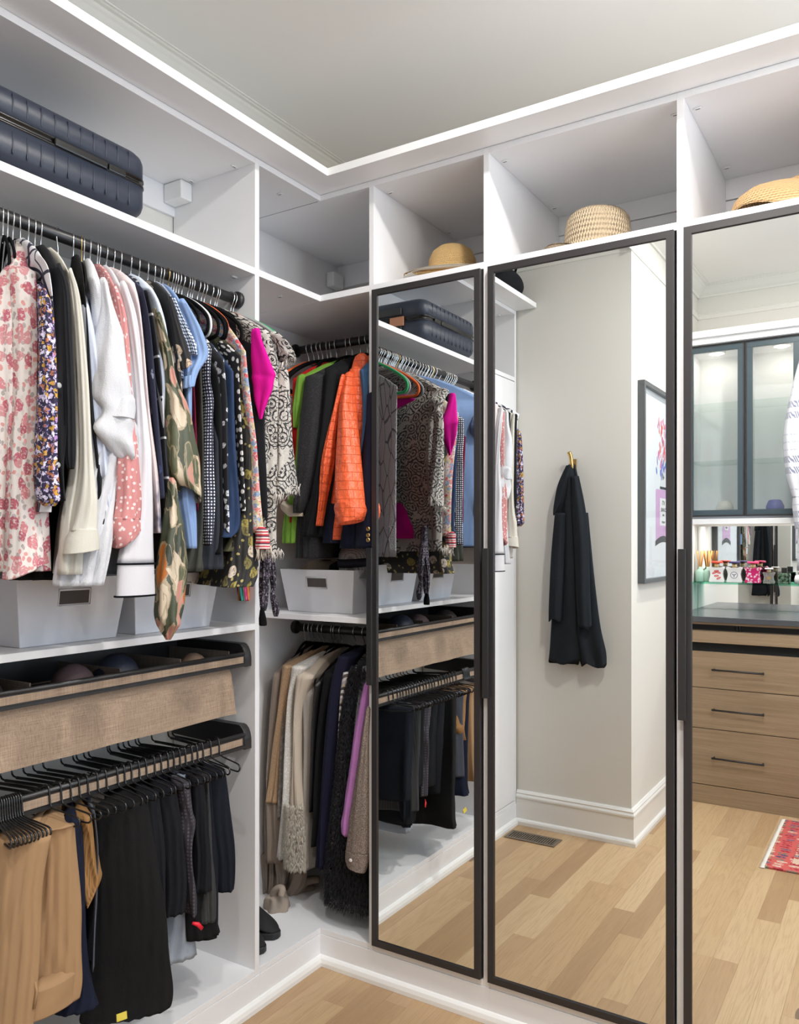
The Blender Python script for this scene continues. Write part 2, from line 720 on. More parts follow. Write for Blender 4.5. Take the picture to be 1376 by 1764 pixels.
def crown(name, x0, y0, x1, y1, n, top=ZC, low=2.868, k=1.0):
    n = Vector((*n, 0))
    o = None
    m = MB()
    for prof in ([(0, -.060), (.010, -.060), (.014, -.050), (.030, -.040), (.052, -.020), (.060, -.014), (.066, -.008), (.078, -.007), (.082, -.004), (.090, -.004), (.090, 0), (0, 0)],):
        m.rings([[Vector((x0, y0, top)) + n * a * k + Vector((0, 0, b * k)) for a, b in prof], [Vector((x1, y1, top)) + n * a * k + Vector((0, 0, b * k)) for a, b in prof]], smooth=False)
    prof = [(0, -.012), (.006, -.012), (.009, 0), (.006, .012), (.010, .018), (.006, .024), (0, .024)]
    m.rings([[Vector((x0, y0, low)) + n * a + Vector((0, 0, b)) for a, b in prof], [Vector((x1, y1, low)) + n * a + Vector((0, 0, b)) for a, b in prof]], smooth=False)
    return struct(fixn(m.build(name, mk('moulding_paint', lambda q: N(q, .5).col((0.74, .73, .69))))))


crown('trim_1', XW, YH, XW, YW, (1, 0))
crown('trim_2', XW, YW, XR, YW, (0, -1), k=.4)
crown('trim_3', XW, YH, XP, YH, (0, 1))
crown('trim_4', XP, YH + .09, XP, YR, (1, 0))
crown('trim_5', XP, YR, XR, YR, (0, 1))

# recessed ceiling lights, out of view: left pair assumed, window-side pair added
for i, (lx, ly) in enumerate(LAMP_SPOTS):
    t = thing('unseen_recessed_light', ['small round recessed ceiling light nearest the closet corner', 'small round recessed ceiling light in front of the vanity',
                                 'small round recessed ceiling light by the window and wardrobe', 'small round recessed ceiling light by the window and vanity'][i], 'light', (lx, ly, ZC), 'recessed ceiling lights')
    fixn(MB().lathe([(.052, -.004), (.062, -.004), (.064, -.001), (.064, 0), (.052, 0)], (lx, ly, ZC), 28, (False, False)).build('trim_ring', TRIMW, t))
    MB().lathe([(.001, -.002), (.052, -.002)], (lx, ly, ZC), 28).build('lens', mk('lamp_lens', lambda n: N(n, Emission_Color=(1, .96, .9, 1), Emission_Strength=8.0)), t)
    l = bpy.data.objects.new('lamp', bpy.data.lights.new('lamp', 'AREA'))
    COL.objects.link(l)
    l.data.shape = 'DISK'
    l.data.size = 0.10
    l.data.energy = LAMP_POWER[i]
    l.data.color = LAMP_COLOR
    l.location = (lx, ly, ZC - .006)

t = thing('fill_globe', 'semi flush ceiling lamp with white glass globe in the middle of the room', 'light', (.55, 1.0, ZC))  # fill light added out of view to brighten the ceiling
MB().lathe([(.001, 0), (.07, 0), (.07, -.02), (.012, -.028), (.012, -.20), (.04, -.205), (.04, -.225), (.001, -.225)], (.55, 1.0, ZC), 24).build('stem', BRASS, t)
MB().lathe([(.001, -.46)] + [(.12 * math.cos(q), -.34 + .12 * math.sin(q)) for q in [math.radians(w) for w in range(-80, 71, 10)]] + [(.04, -.226)], (.55, 1.0, ZC), 28, (False, False)).build('globe', mk('fill_globe_glow', lambda n: N(n, .3, Emission_Color=(1, .97, .93, 1), Emission_Strength=FILL_GLOBE_POWER * 1.6).col((.9, .9, .88))), t)

# ------------------------------------------------------------------ cupboards
CAMF = solid('cam_fitting', (0.72, 0.72, 0.72), 0.35)
SLOT = solid('dark_slot', (0.08, 0.08, 0.08), 0.5)


def fitting(par, x, y, z, ax):
    """oval cover of a shelf fixing on an underside, with its dark screw slot"""
    a, b = (.013, .007) if ax == 'x' else (.007, .013)
    m = MB()
    m.rings([[(x + a * k * math.cos(t * .5236), y + b * k * math.sin(t * .5236), z - h) for t in range(12)] for k, h in ((1, 0), (1, .002), (.75, .004))])
    o = fixn(m.build('fitting', CAMF, par))
    if ax == 'x':
        fixn(box(x - .006, x + .006, y - .0015, y + .0015, z - .0045, z - .0035).build('slot', SLOT, o))
    else:
        fixn(box(x - .0015, x + .0015, y - .006, y + .006, z - .0045, z - .0035).build('slot', SLOT, o))
    o2 = o.children[0]
    return o


# left run: slab-fronted bay, hanging bay
lw = thing('open_wardrobe', 'open white hanging wardrobe bay along the left wall', 'wardrobe', (-1.9, 1.4, 0))
B = lambda *a, n='shelf', p=lw, bv=.0008: box(*a).build(n, BOARD, p, bevel=bv)
Y0, Y1 = 0.885, 1.894
B(XW + .005, XL, Y0 - T, Y0, 0, ZT, n='side_panel')
B(XW + .005, XL, Y1, Y1 + T, 0, ZT, n='side_panel')
B(XW + .005, XL, Y0, Y1, ZT - T, ZT, n='top_panel')
B(XW + .005, XL, Y0, Y1, ZS - T - .002, ZS, n='hat_shelf')
B(XW + .005, XL, Y0, Y1, ZM - T, ZM, n='middle_shelf')
B(XW + .005, XL, Y0, Y1, ZF - T, ZF, n='bottom_panel')
B(XL - .012, XL + .002, Y0 - T, Y1 + T, 0, ZF - T - .001, n='plinth')
B(XW + .001, XW + .012, Y0, Y1, ZT - .11, ZT - T, n='hanging_rail')
for yy in (Y1 - .02, Y0 + .02):
    for xx in (-1.79, -1.98):
        fitting(lw, xx, yy, ZT - T, 'y')
        fitting(lw, xx, yy, ZS - T - .002, 'y')
brk = fixn(box(XW + .013, XW + .095, Y1 - .05, Y1 - .001, ZT - .080, ZT - T - .001).build('suspension_bracket', solid('bracket_plastic', (.8, .8, .8), .4), lw, bevel=.004))

sw = thing('slab_door_wardrobe', 'narrow white wardrobe with plain slab door beside the hook wall', 'wardrobe', (-1.9, .72, 0))
Y2 = YH + .012
B(XW + .005, XL, Y2, Y2 + T, 0, ZT, n='side_panel', p=sw)
B(XW + .005, XL, Y2 + T, Y0 - T, ZT - T, ZT, n='top_panel', p=sw)
B(XW + .005, XL, Y2 + T, Y0 - T, ZS - T - .002, ZS, n='hat_shelf', p=sw)
B(XW + .005, XL, Y2 + T, Y0 - T, ZF - T, ZF, n='bottom_panel', p=sw)
B(XL - .012, XL + .002, YH + .001, Y0 - T, 0, ZF - T - .001, n='plinth', p=sw)
B(XL - .018, XL, Y2 + T + .002, Y0 - T - .002, ZF + .004, ZS - T - .006, n='slab_door', p=sw)
fitting(sw, -1.80, Y2 + T + .02, ZT - T, 'y')

# corner unit
cw = thing('corner_wardrobe', 'open white L-shaped corner unit between left run and mirror doors', 'wardrobe', (-1.8, 2.5, 0))
X1 = -1.5168


def lshape(z0, z1, name):
    p = [(XW + .005, Y1 + T), (XL, Y1 + T), (XL, YB), (X1, YB), (X1, YW - .003), (XW + .005, YW - .003)]
    return fixn(MB().prism(p, 'z', z0, z1).build(name, BOARD, cw, bevel=.0008))


lshape(ZT - T, ZT, 'top_panel')
lshape(ZS - T - .002, ZS, 'hat_shelf')
lshape(ZF - T, ZF, 'bottom_panel')
B(XW + .005, X1, YB, YW - .003, ZM - T, ZM, n='middle_shelf', p=cw)
B(X1, X1 + T, YB, YW - .003, 0, ZT, n='side_panel', p=cw)
B(XW + .005, XW + .018, Y1 + T, YW - .003, ZF, ZT - T, n='back_panel', p=cw)
B(XL - .012, XL + .002, Y1 + T, YB - .002, 0, ZF - T - .001, n='plinth', p=cw)
B(XL - .012, X1 + T, YB - .002, YB + .012, 0, ZF - T - .001, n='plinth', p=cw)
B(XW + .018, X1, YW - .018, YW - .005, ZT - .11, ZT - T, n='hanging_rail', p=cw)
fixn(box(XW + .02, XW + .06, YW - .10, YW - .03, ZT - .125, ZT - .065).build('suspension_bracket', MATS['bracket_plastic'], cw, bevel=.004))
for zz in (ZT - T, ZS - T - .002):
    for q in ((-1.80, Y1 + T + .19), (-1.99, Y1 + T + .1), (-2.04, Y1 + T + .05)):
        fitting(cw, q[0], q[1], zz, 'x')
    fixn(box(XW + .02, XL - .01, YB - .0006, YB + .0006, zz - .0008, zz + .0002).build('joint_line', SLOT if zz > 2.5 else CAMF, cw))

# right run: three mirror-door cupboards
XS = [(X1 + T, -1.0955), (-1.0765, -0.524), (-0.505, 0.06)]
names = ['narrow white cupboard with slim mirror door beside the corner unit', 'wide white cupboard with mirror door in the middle of the run', 'wide white cupboard with mirror door at the right end of the run']
for i, (a, b) in enumerate(XS):
    w = thing('mirror_wardrobe', names[i], 'wardrobe', ((a + b) / 2, 2.5, 0), 'mirror door wardrobes')
    B(b, b + T, YB, YW - .003, 0, ZT, n='side_panel', p=w)
    B(a, b, YB, YW - .003, ZT - T, ZT, n='top_panel', p=w)
    B(a, b, YB, YW - .003, ZS - T - .002, ZS, n='hat_shelf', p=w)
    B(a, b, YB, YW - .003, ZF - T, ZF, n='bottom_panel', p=w)
    B(a, b + T, YB - .002, YB + .012, 0, ZF - T - .001, n='plinth', p=w)
    B(a, b, YW - .018, YW - .005, ZT - .085, ZT - T, n='hanging_rail', p=w)
    B(a, b, YW - .012, YW - .004, ZS, ZT - .087, n='back_panel', p=w)
    for xx in (a + .02, b - .02):
        for yy in (YB + .07, YW - .11):
            fitting(w, xx, yy, ZT - T, 'x')
    # door
    d0, d1, z0, z1 = a + .002, b - .004, .127, 2.284
    fw, yf, yb = .0205, YM - .006, YB + .004
    fr = MB()
    A = [(d0, z0), (d1, z0), (d1, z1), (d0, z1)]
    I = [(d0 + fw, z0 + fw), (d1 - fw, z0 + fw), (d1 - fw, z1 - fw), (d0 + fw, z1 - fw)]
    vs = [(p[0], yf, p[1]) for p in A] + [(p[0], yf, p[1]) for p in I] + [(p[0], YM + .001, p[1]) for p in I] + [(p[0], yb, p[1]) for p in A]
    fs = [(j, (j + 1) % 4, 4 + (j + 1) % 4, 4 + j) for j in range(4)] + [(4 + j, 4 + (j + 1) % 4, 8 + (j + 1) % 4, 8 + j) for j in range(4)] + [(12 + j, 12 + (j + 1) % 4, (j + 1) % 4, j) for j in range(4)] + [(8, 9, 10, 11), (15, 14, 13, 12)]
    fr.add(vs, fs, False)
    door = fixn(fr.build('door', FRAMEM, w, bevel=.0008))
    fixn(box(d0 + fw + .0005, d1 - fw - .0005, YM, YM + .0008, z0 + fw + .0005, z1 - fw - .0005).build('mirror_pane', MIRROR, door))
    hx = d0 - .0115
    fixn(MB().box(hx, hx + .0115, yf - .012, yf + .002, .985, 1.435).box(hx, hx + .020, yf - .014, yf - .0002, .985, 1.435).build('edge_pull', BLACK, door, bevel=.001))

# crown board, shoe moulding
cb = MB().prism([(XW + .06, YH + .01), (-1.610, YH + .01), (-1.610, 2.118), (.09, 2.118), (.09, YB + .06), (XL - .06, YB + .06), (XL - .06, YH + .01)][1:], 'z', ZT + .001, ZT + .026)
tag(fixn(cb.build('crown_board', solid('crown_gloss', (.86, .86, .86), .35), bevel=.001)), 'flat white crown board overhanging the tops of all the cupboards', 'moulding')
sh = [(0, .0005), (.016, .0005), (.016, .014), (.012, .026), (.005, .032), (0, .034)]
p0, p1, p2 = Vector((XL + .002, YH + .03, 0)), Vector((XL + .002, YB - .002, 0)), Vector((.08, YB - .002, 0))
rs = [[p0 + Vector((a, 0, b)) for a, b in sh], [p1 + Vector((a, -a, b)) for a, b in sh], [p2 + Vector((0, -a, b)) for a, b in sh]]
struct(fixn(MB().rings(rs, smooth=False).build('trim_6', TRIMW)))

# ------------------------------------------------------------------ rods
XROD, ZROD = -1.79, 2.216
YROD = 2.51


def rod(label, p, q):
    p, q = Vector(p), Vector(q)
    t = thing('hanging_rod', label, 'rod', p)
    d = (q - p).normalized()
    o = fixn(MB().tube([p + d * .004, q - d * .004], .0155, 16).build('tube', BLACK, t))
    for e, s in ((p, 1), (q, -1)):
        fixn(MB().tube([e + d * s * .001, e + d * s * .012, e + d * s * .016], [.026, .026, .021], 16).build('end_flange', BLACK, t))
    return t


rod('long black rod holding blouses in the left bay', (XROD, Y0, ZROD), (XROD, Y1, ZROD))
rod('black rod holding jackets at the top of the corner unit', (XW + .018, YROD, ZROD), (X1, YROD, ZROD))
ZROD2 = 1.117
rod('black rod holding coats under the corner unit middle shelf', (XW + .018, YROD, ZROD2), (X1, YROD, ZROD2))

# ------------------------------------------------------------------ hangers
HANG = {}


def hanger(kind, label, group, loc, rz):
    if kind not in HANG:
        t = thing('coat_hanger', label, 'hanger', (0, 0, 0), group)
        R = .0185
        arc = [(R * math.cos(a), 0, R * math.sin(a)) for a in [math.radians(q) for q in range(200, -31, -22)]]
        path = arc + [(.010, 0, -.020), (.002, 0, -.032), (0, 0, -.045), (0, 0, -.066)]
        fixn(MB().tube(path, .0017, 6).build('hook', {'brass': BRASS}.get(kind, CHROME), t))
        m = {'black': VELVET, 'brass': VELVET, 'grey': solid('grey_velvet', (.33, .33, .34), .9), 'orange': solid('orange_velvet', (.85, .16, .04), .85),
             'green': solid('green_plastic', (.02, .38, .12), .4), 'white': solid('white_plastic', (.75, .75, .76), .35)}[kind]
        sh = [(0, -.058), (.05, -.068), (.12, -.099), (.175, -.132), (.205, -.158), (.212, -.180), (.205, -.197), (.185, -.203), (.09, -.203), (0, -.203)]
        pts = [(a, 0, b) for a, b in sh] + [(-a, 0, b) for a, b in sh[-2:0:-1]]
        fixn(MB().tube(smooth_path(pts, 3, True), .0062, 6, True, ((0, 1, 0), .55)).build('frame', m, t))
        HANG[kind] = t
        o = t
    else:
        o = copy_tree(HANG[kind])
        o['label'] = label
        o['group'] = group
    o.location = loc
    o.rotation_euler = (0, 0, rz)
    return o


def swing(y):
    """how far the crowded garments swing toward the room's near end, from hook to front edge"""
    return max(0.01, .02 + .135 * (1.86 - y) / .744)


WORN = {}
FREE = {'blouse': [], 'jacket': [], 'coat': [], 'trouser': []}


def take(rod_name, y, label):
    """the free hanger nearest to y along a rod; it is described by what it carries"""
    L = FREE[rod_name]
    if not L:
        return y, None
    h = min(L, key=lambda q: abs(q[0] - y))
    L.remove(h)
    short = label.split(',')[0]
    for w in (' with ', ' beside ', ' between ', ' behind ', ' hanging ', ' at the ', ' in the ', ' whose ', ' printed ', ' toward ', ' showing ', ' below ', ' on a ', ' among ', ' bunched ', ' nearest ', ' near ', ' scattered ', ' slipping ', ' on the ', ' crossed '):
        short = short.split(w)[0]
    h[1]['label'] = h[2] + ' under the ' + short
    WORN.setdefault(rod_name, []).append((h[0], short))
    return h[0], h[1]


hooks = [5, 13, 22, 35, 48.5, 60, 70, 100, 126, 140.4, 144.5, 154.5, 167.2, 170.5, 182.2, 195, 207.3, 224.7, 238.7, 254, 265.8, 274.8, 279.2, 288.2, 294.2, 298.6,
         302.6, 307, 312.6, 322.6, 327, 330.6, 339.4, 346, 351, 361.7, 369.4, 372.8, 397, 409.6]
kinds = {140.4: 'brass', 288.2: 'brass', 195: 'grey', 126: 'black', 330.6: 'orange', 361.7: 'grey', 372.8: 'orange', 397: 'grey', 409.6: 'green', 167.2: 'white', 298.6: 'white'}
HY = []
for k, u in enumerate(hooks):
    y = at(u, 500, 'x', XROD).y
    kd = kinds.get(u, 'black')
    HY.append((u, y))
    lab = {'black': 'slim black velvet hanger with chrome hook on the long blouse rod', 'brass': 'slim black hanger with a brass-coloured hook on the blouse rod',
           'grey': 'slim grey velvet hanger on the long blouse rod', 'orange': 'slim orange hanger among the black ones on the blouse rod',
           'green': 'green plastic hanger at the corner end of the blouse rod', 'white': 'white plastic hanger between pale blouses on the rod'}[kd]
    y = min(y, 1.868)
    o = hanger(kd, lab, kd + ' hangers on the blouse rod', (XROD, y, ZROD), -math.atan2(swing(y), .29))
    FREE['blouse'].append((y, o, {'black': 'black velvet hanger', 'brass': 'black hanger with brass hook', 'grey': 'grey velvet hanger', 'orange': 'orange hanger', 'green': 'green plastic hanger', 'white': 'white plastic hanger'}[kd]))
for u in (532, 541, 549, 556, 564, 570, 580, 597, 607, 621, 633):
    x_ = at(u, 600, 'y', YROD).x
    kd = 'grey' if u == 532 else 'orange' if u == 541 else 'black'
    o = hanger(kd, {'grey': 'grey velvet hanger at the left end of the jacket rod', 'orange': 'orange hanger holding the green jacket on the jacket rod', 'black': 'slim black velvet hanger on the upper corner jacket rod'}[kd],
               kd + ' hangers on the jacket rod', (x_, YROD, ZROD), -math.pi / 2)
    FREE['jacket'].append((x_, o, kd + ' hanger'))
for u in (526, 533, 541, 550.5, 558, 572, 578, 589, 613, 628, 636):
    x_ = at(u, 1090, 'y', YROD).x
    o = hanger('black', 'slim black velvet hanger on the lower corner coat rod', 'black hangers on the coat rod', (x_, YROD, ZROD2), -math.pi / 2 - .05)
    FREE['coat'].append((x_, o, 'black velvet hanger'))


# ------------------------------------------------------------------ garments
def interp(rows, n):
    """rows: lists of numbers sampled smoothly to n rows"""
    m = len(rows)
    out = []
    for i in range(n):
        t = i / (n - 1) * (m - 1)
        k = min(int(t), m - 2)
        f = t - k
        p0, p1, p2, p3 = rows[max(k - 1, 0)], rows[k], rows[k + 1], rows[min(k + 2, m - 1)]
        r = []
        for a, b, c, d in zip(p0, p1, p2, p3):
            m1, m2 = (c - a) / 2, (d - b) / 2
            r.append((2 * f ** 3 - 3 * f * f + 1) * b + (f ** 3 - 2 * f * f + f) * m1 + (-2 * f ** 3 + 3 * f * f) * c + (f ** 3 - f * f) * m2)
        out.append(r)
    return out


def front_rows(st, ax, plane, depth):
    """stations (v, left u, right u) -> rows (z, along-the-rod coordinate, half width)"""
    rows = []
    for q_ in st:
        v, a, b = q_[:3]
        pl = q_[3] if len(q_) > 3 else plane
        p, q = at(a, v, ax, pl), at(b, v, ax, pl)
        m = at((a + b) / 2, v, ax, pl)
        if ax == 'x':
            c, w, k = (p.y + q.y) / 2, abs(q.y - p.y) / 2, m.y / abs(m.x)
        else:
            c, w, k = (p.x + q.x) / 2, abs(q.x - p.x) / 2, abs(m.x) / m.y
        w = math.sqrt(max(w * w - (depth * k) ** 2, (.45 * w) ** 2))
        rows.append([m.z, c, w, pl])
    return rows


def sheet(st, ax, plane, neck=None, length=.36, zneck=None, back=.007, amp=.004, flat=False, seed=0, depth=.018, shift=0.0, pleat=.016):
    """hanging cloth: front edge follows the stations, the rest runs back under the hanger"""
    rn = random.Random(seed)
    rows = front_rows(st, ax, plane, depth)
    c0, z0 = rows[0][1], rows[0][0]
    if neck is None:
        neck = c0 + shift
    # unit vectors
    if ax == 'x':
        e = Vector((min(-.05, XROD - plane), neck - c0, 0)).normalized()
        P = lambda c: Vector((plane, c, 0))
    else:
        e = Vector((neck - c0, YROD - plane, 0)).normalized()
        P = lambda c: Vector((c, plane, 0))
    n = Vector((-e.y, e.x, 0))
    if ax == 'y':
        n = -n
    if flat:
        top = .797
        keep = [r for r in rows if r[0] < top - .005]
        first = [top] + rows[max(0, len(rows) - len(keep) - 1)][1:]
        rows = [first] + keep
        z0, c0 = rows[0][0], rows[0][1]
    full = interp(rows, max(16, 5 * len(rows)))
    R = []
    if flat:
        for k, h in ((.15, .004), (.6, .001)):
            R.append((z0 + h, c0, rows[0][2] * k, 0.0, length))
    else:
        zn = max(zneck if zneck else z0 + .05, z0 + .015)
        for t in (0, .3, .6, .82, .94):
            z = zn - (zn - z0) * (t ** 1.5)
            reach = abs((XROD if ax == 'x' else YROD) - plane)
            off = reach * .92 * (1 - t)
            R.append((z, c0, .008 + (rows[0][2] - .008) * t ** 2, off, max(.04, min(length - off, 2 * reach * t + .05))))
    for z, c, w, _ in full:
        R.append((z, c, max(w, .002), 0.0, length))
    M = 25
    S_ = [.10, .16, .25, .36, .48, .6, .74, .88, 1.0]
    ph = rn.random() * 6.28
    ph2 = rn.random() * 6.28
    per = rn.uniform(.020, .034)
    rings = []
    zt, zb = R[0][0], R[-1][0]
    for z, c, w, off, L in R:
        g = (zt - z) / max(zt - zb, .01)
        base = P(c) + e * off
        dep = min(.03, L * .2)
        grow = min(1, g * 1.5 + (.25 if flat else 0))
        rip = lambda d: amp * min(1, g * 1.6) * (math.sin(ph + d * 55 + 1.3 * math.sin(g * 5 + ph2)) + .5 * math.sin(ph2 + d * 110 + g * 3)) * min(1, d / .03)
        pl = min(pleat, w * .45) * grow
        front = []
        for k in range(M):
            f = -math.pi / 2 + math.pi * k / (M - 1)
            lat = w * math.sin(f)
            d = dep * (1 - math.cos(f))
            wv_ = lat / per * 6.283 + ph + .9 * math.sin(g * 4 + ph2) + .5 * math.sin(g * 11 + ph)
            d += pl * (.5 + .5 * math.sin(wv_) + .25 * math.sin(2.3 * wv_ + ph2)) * math.cos(f)
            q = base + e * d + n * (lat + rip(d)) + Vector((0, 0, z))
            front.append(q)
        a_, b_ = [], []
        for s in S_:
            d = dep + (L - dep) * (s - .08) / .92
            fall = max(0.0, min(1.0, (d - dep) / (.45 * L)))
            th = w + (back - w) * fall
            if s == 1.0:
                th = .001
            q = base + e * d + n * rip(d) + Vector((0, 0, z))
            a_.append(q + n * th)
            b_.append(q - n * th)
        rings.append(front + a_ + b_[::-1])
    mb = MB().rings(rings)
    return mb


def limb(st, ax, plane, depth=.03, amp=.002, nf=7, seed=1, hollow=True, tilt=0.0, wr=0.0, topk=.45):
    """sleeve or scarf: a soft tube whose outline follows the stations"""
    rn = random.Random(seed)
    rows = front_rows(st, ax, plane, depth)
    full = interp(rows, max(14, 6 * len(rows)))
    ph = rn.random() * 6.28
    n = 28
    rings = []
    m = len(full)
    for i, (z, c, w, plane) in enumerate(full):
        g = i / (m - 1)
        w = max(w, .0015)
        dd = min(depth, w * 1.6)
        tt = tilt * max(0, (g - .55) / .45)
        ring = []
        for j in range(n):
            a = 2 * math.pi * j / n
            k = 1 + amp / max(w, .01) * math.sin(nf * a + ph + 2.2 * math.sin(g * 3 + ph)) * min(1, g * 2 + .2)
            k += wr * math.sin(a * 2 + g * 26 + ph) * .5
            s, d = w * k * math.cos(a), dd * k * math.sin(a)
            zz = z + tt * math.cos(a)
            ring.append((plane + d, c + s, zz) if ax == 'x' else (c + s, plane - d, zz))
        rings.append(ring)
    cen = [Vector((sum(p[k] for p in r) / n for k in range(3))) for r in rings]
    top = [cen[0] + (Vector(p) - cen[0]) * topk + Vector((0, 0, .010)) for p in rings[0]]
    rings = [top] + rings
    if hollow:
        last = rings[-1]
        c = cen[-1]
        for k, h in ((.96, .0005), (.86, .004), (.80, .03)):
            rings.append([c + (Vector(p) - c) * k + Vector((0, 0, h)) for p in last])
    return MB().rings(rings)


def garment(name, label, mat, cat, ax, plane, body=None, arms=(), group=None, extra=None, **kw):
    seed = sum(ord(q) for q in label)
    kw.setdefault('seed', seed)
    st = body or arms[0][0]
    p = at((st[0][1] + st[0][2]) / 2, st[0][0], ax, plane)
    rod_name = kw.pop('rod', None)
    if rod_name and body:
        c0 = front_rows(body[:1], ax, plane, .018)[0][1]
        guess = c0 + (.10 if rod_name == 'trouser' else .155 * (1.86 - c0) / .9 if ax == 'x' else kw.get('shift', 0))
        kw['neck'], hg = take(rod_name, kw.get('neck') or guess, label)
        if rod_name in ('jacket', 'coat'):
            kw['neck'] = max(c0 - .09, min(c0 + .09, kw['neck']))
        if hg and rod_name in ('jacket', 'coat'):
            hg.rotation_euler.z = math.atan2(plane - YROD, c0 - kw['neck'])
        elif hg and rod_name == 'blouse':
            hg.rotation_euler.z = math.atan2(c0 - kw['neck'], plane - XROD)
        if rod_name == 'trouser':
            kw['neck'] = (kw['neck'] - c0) * 1.2 + c0
    t = None
    if body and not arms and not extra:
        o = fixn(sheet(body, ax, plane, **kw).build(name, mat, loc=p))
        return tag(o, label, cat, group)
    t = thing(name, label, cat, p, group)
    if body:
        fixn(sheet(body, ax, plane, **kw).build('body', mat, t))
    for k, arm in enumerate(arms):
        o_ = dict(arm[1]) if len(arm) > 1 else {}
        m = o_.pop('mat', mat)
        nm = o_.pop('name', 'sleeve')
        pl = o_.pop('plane', plane)
        o_.setdefault('seed', seed + k)
        lb = o_.pop('label', None)
        q = fixn(limb(arm[0], ax, pl, **o_).build(nm, m, t))
        if lb:
            q['label'] = lb
    if extra:
        extra(t)
    return t


def button(t, p, r=.006, ax='x', m=None, name='button'):
    p = Vector(p)
    d = Vector((1, 0, 0)) if ax == 'x' else Vector((0, -1, 0))
    return fixn(MB().tube([p, p + d * .002, p + d * .003], [r, r, r * .7], 12).build(name, m or solid('button_grey', (.35, .35, .36), .3), t))


GU = 'garments on the blouse rod'
PX = -1.50    # plane of the front edges of the blouses
G = lambda *a, **k: garment(*a[:3], a[3], 'x', k.pop('plane', PX), group=GU, zneck=k.pop('zneck', 2.15), rod='blouse', **dict(dict(length=.46), **k))

rose = floral('rose_print', (.68, .62, .585), [(.46, .12, .16), (.55, .20, .22), (.40, .10, .13), (.55, .25, .26)], 36, .36,
              [(.36, .32, .30), (.60, .28, .26), (.42, .36, .35), (.62, .56, .53)], 80, .30, (1, 1, .75), .014)
G('floral_blouse', 'pale pink blouse printed with red roses, at the left edge of the picture', rose, 'blouse', plane=-1.58,
  body=[(452, 16, 50), (480, 0, 63), (600, -18, 65), (750, -22, 64), (880, -20, 69), (950, -20, 73), (985, -10, 76)], amp=.006,
  arms=[([(470, 14, 63), (600, 20, 66), (750, 15, 65), (880, 12, 69), (950, 10, 74), (984, 6, 75)], dict(depth=.03, amp=.004, tilt=.018, nf=9))])
purple = floral('purple_print', (.018, .012, .045), [(.60, .52, .75), (.55, .30, .03), (.72, .68, .85), (.42, .14, .05), (.66, .56, .78), (.45, .25, .55)], 84, .40,
                [(.30, .20, .42), (.48, .43, .62)], 130, .22, keep=.85)
G('floral_blouse', 'dark purple blouse with small lilac and gold flowers, beside the rose blouse', purple, 'blouse',
  body=[(500, 64, 88), (600, 66, 97), (750, 65, 98), (820, 64, 96)], zneck=2.07,
  arms=[([(515, 68, 90), (560, 66, 96), (700, 65, 98), (800, 64, 97), (850, 64, 102), (872, 72, 98)], dict(depth=.025, amp=.003))])
G('striped_blouse', 'white lined blouse with thin navy stripes, mostly hidden beside the black cardigan', pane('navy_line_white', (.72, .71, .74), (.03, .03, .06), 5, 6, .965), 'blouse',
  body=[(440, 62, 78), (470, 78, 92), (560, 88, 98), (750, 86, 98), (850, 76, 98), (882, 72, 96)])
blackk = cloth('black_knit', (.012, .0125, .0145), (.018, .0185, .021))
def cbtn(t):
    for u, v in ((101, 664), (99, 801)):
        button(t, at(u, v, 'x', PX + .001), .006)
G('cardigan', 'black cardigan with grey buttons and a pushed up sleeve', blackk, 'cardigan',
  body=[(458, 86, 106), (500, 95, 120), (600, 97, 126), (700, 96, 130), (800, 97, 118), (862, 104, 118)],
  arms=[([(462, 92, 110), (500, 102, 122), (600, 106, 127), (700, 108, 131), (780, 108, 132), (808, 114, 129)], dict(depth=.022, amp=.003, wr=.05))], extra=cbtn)
G('tunic', 'long black tunic hanging below the black cardigan', cloth('black_cotton', (.008, .0085, .010)), 'tunic', plane=-1.66,
  body=[(600, 50, 75), (800, 60, 90), (880, 45, 108), (950, 30, 107), (1000, 10, 100)], zneck=2.13, amp=.005)
cream = cloth('cream_crepe', (.60, .575, .51), (.54, .515, .45))
G('cream_blouse', 'cream blouse with a long wide cuffed sleeve beside the black cardigan', cream, 'blouse',
  body=[(462, 108, 122), (500, 116, 132), (650, 128, 150), (800, 128, 158), (900, 112, 150), (990, 104, 146)],
  arms=[([(470, 114, 128), (520, 121, 142), (650, 128, 155), (800, 131, 164), (880, 124, 167), (915, 117, 168)], dict(depth=.03, amp=.0015, hollow=False)),
        ([(912, 117, 168), (930, 111, 171), (950, 107, 172)], dict(name='cuff', depth=.034, amp=.0, tilt=.006))])
G('black_vest', 'black sleeveless vest between the cream blouse and white linen shirt', MATS['black_cotton'], 'vest',
  body=[(470, 138, 146), (560, 146, 155), (700, 150, 164), (800, 162, 176), (900, 166, 189), (950, 166, 184)])
G('pale_blue_shirt', 'pale blue linen shirt showing beside the white linen shirt', cloth('pale_blue_linen', (.56, .60, .70), (.50, .54, .65)), 'shirt',
  zneck=2.06, body=[(530, 138, 160), (640, 150, 178), (760, 158, 186), (850, 176, 194), (885, 184, 195)])
linen_w = cloth('white_linen', (.70, .70, .725), (.62, .63, .665), bump=1.0)
G('linen_shirt', 'white linen shirt with a crumpled rolled sleeve', linen_w, 'shirt',
  body=[(478, 150, 176), (520, 158, 192), (600, 160, 210), (700, 162, 222), (850, 140, 195), (940, 112, 188), (1010, 100, 176)], amp=.006,
  arms=[([(486, 166, 188), (540, 166, 202), (620, 160, 217), (680, 158, 226), (712, 166, 230), (742, 157, 236), (772, 176, 236), (800, 208, 228)], dict(depth=.035, amp=.004, wr=.10, nf=5)),
        ([(676, 182, 230), (700, 172, 232), (722, 166, 230)], dict(name='rolled_cuff', depth=.042, amp=.002))])
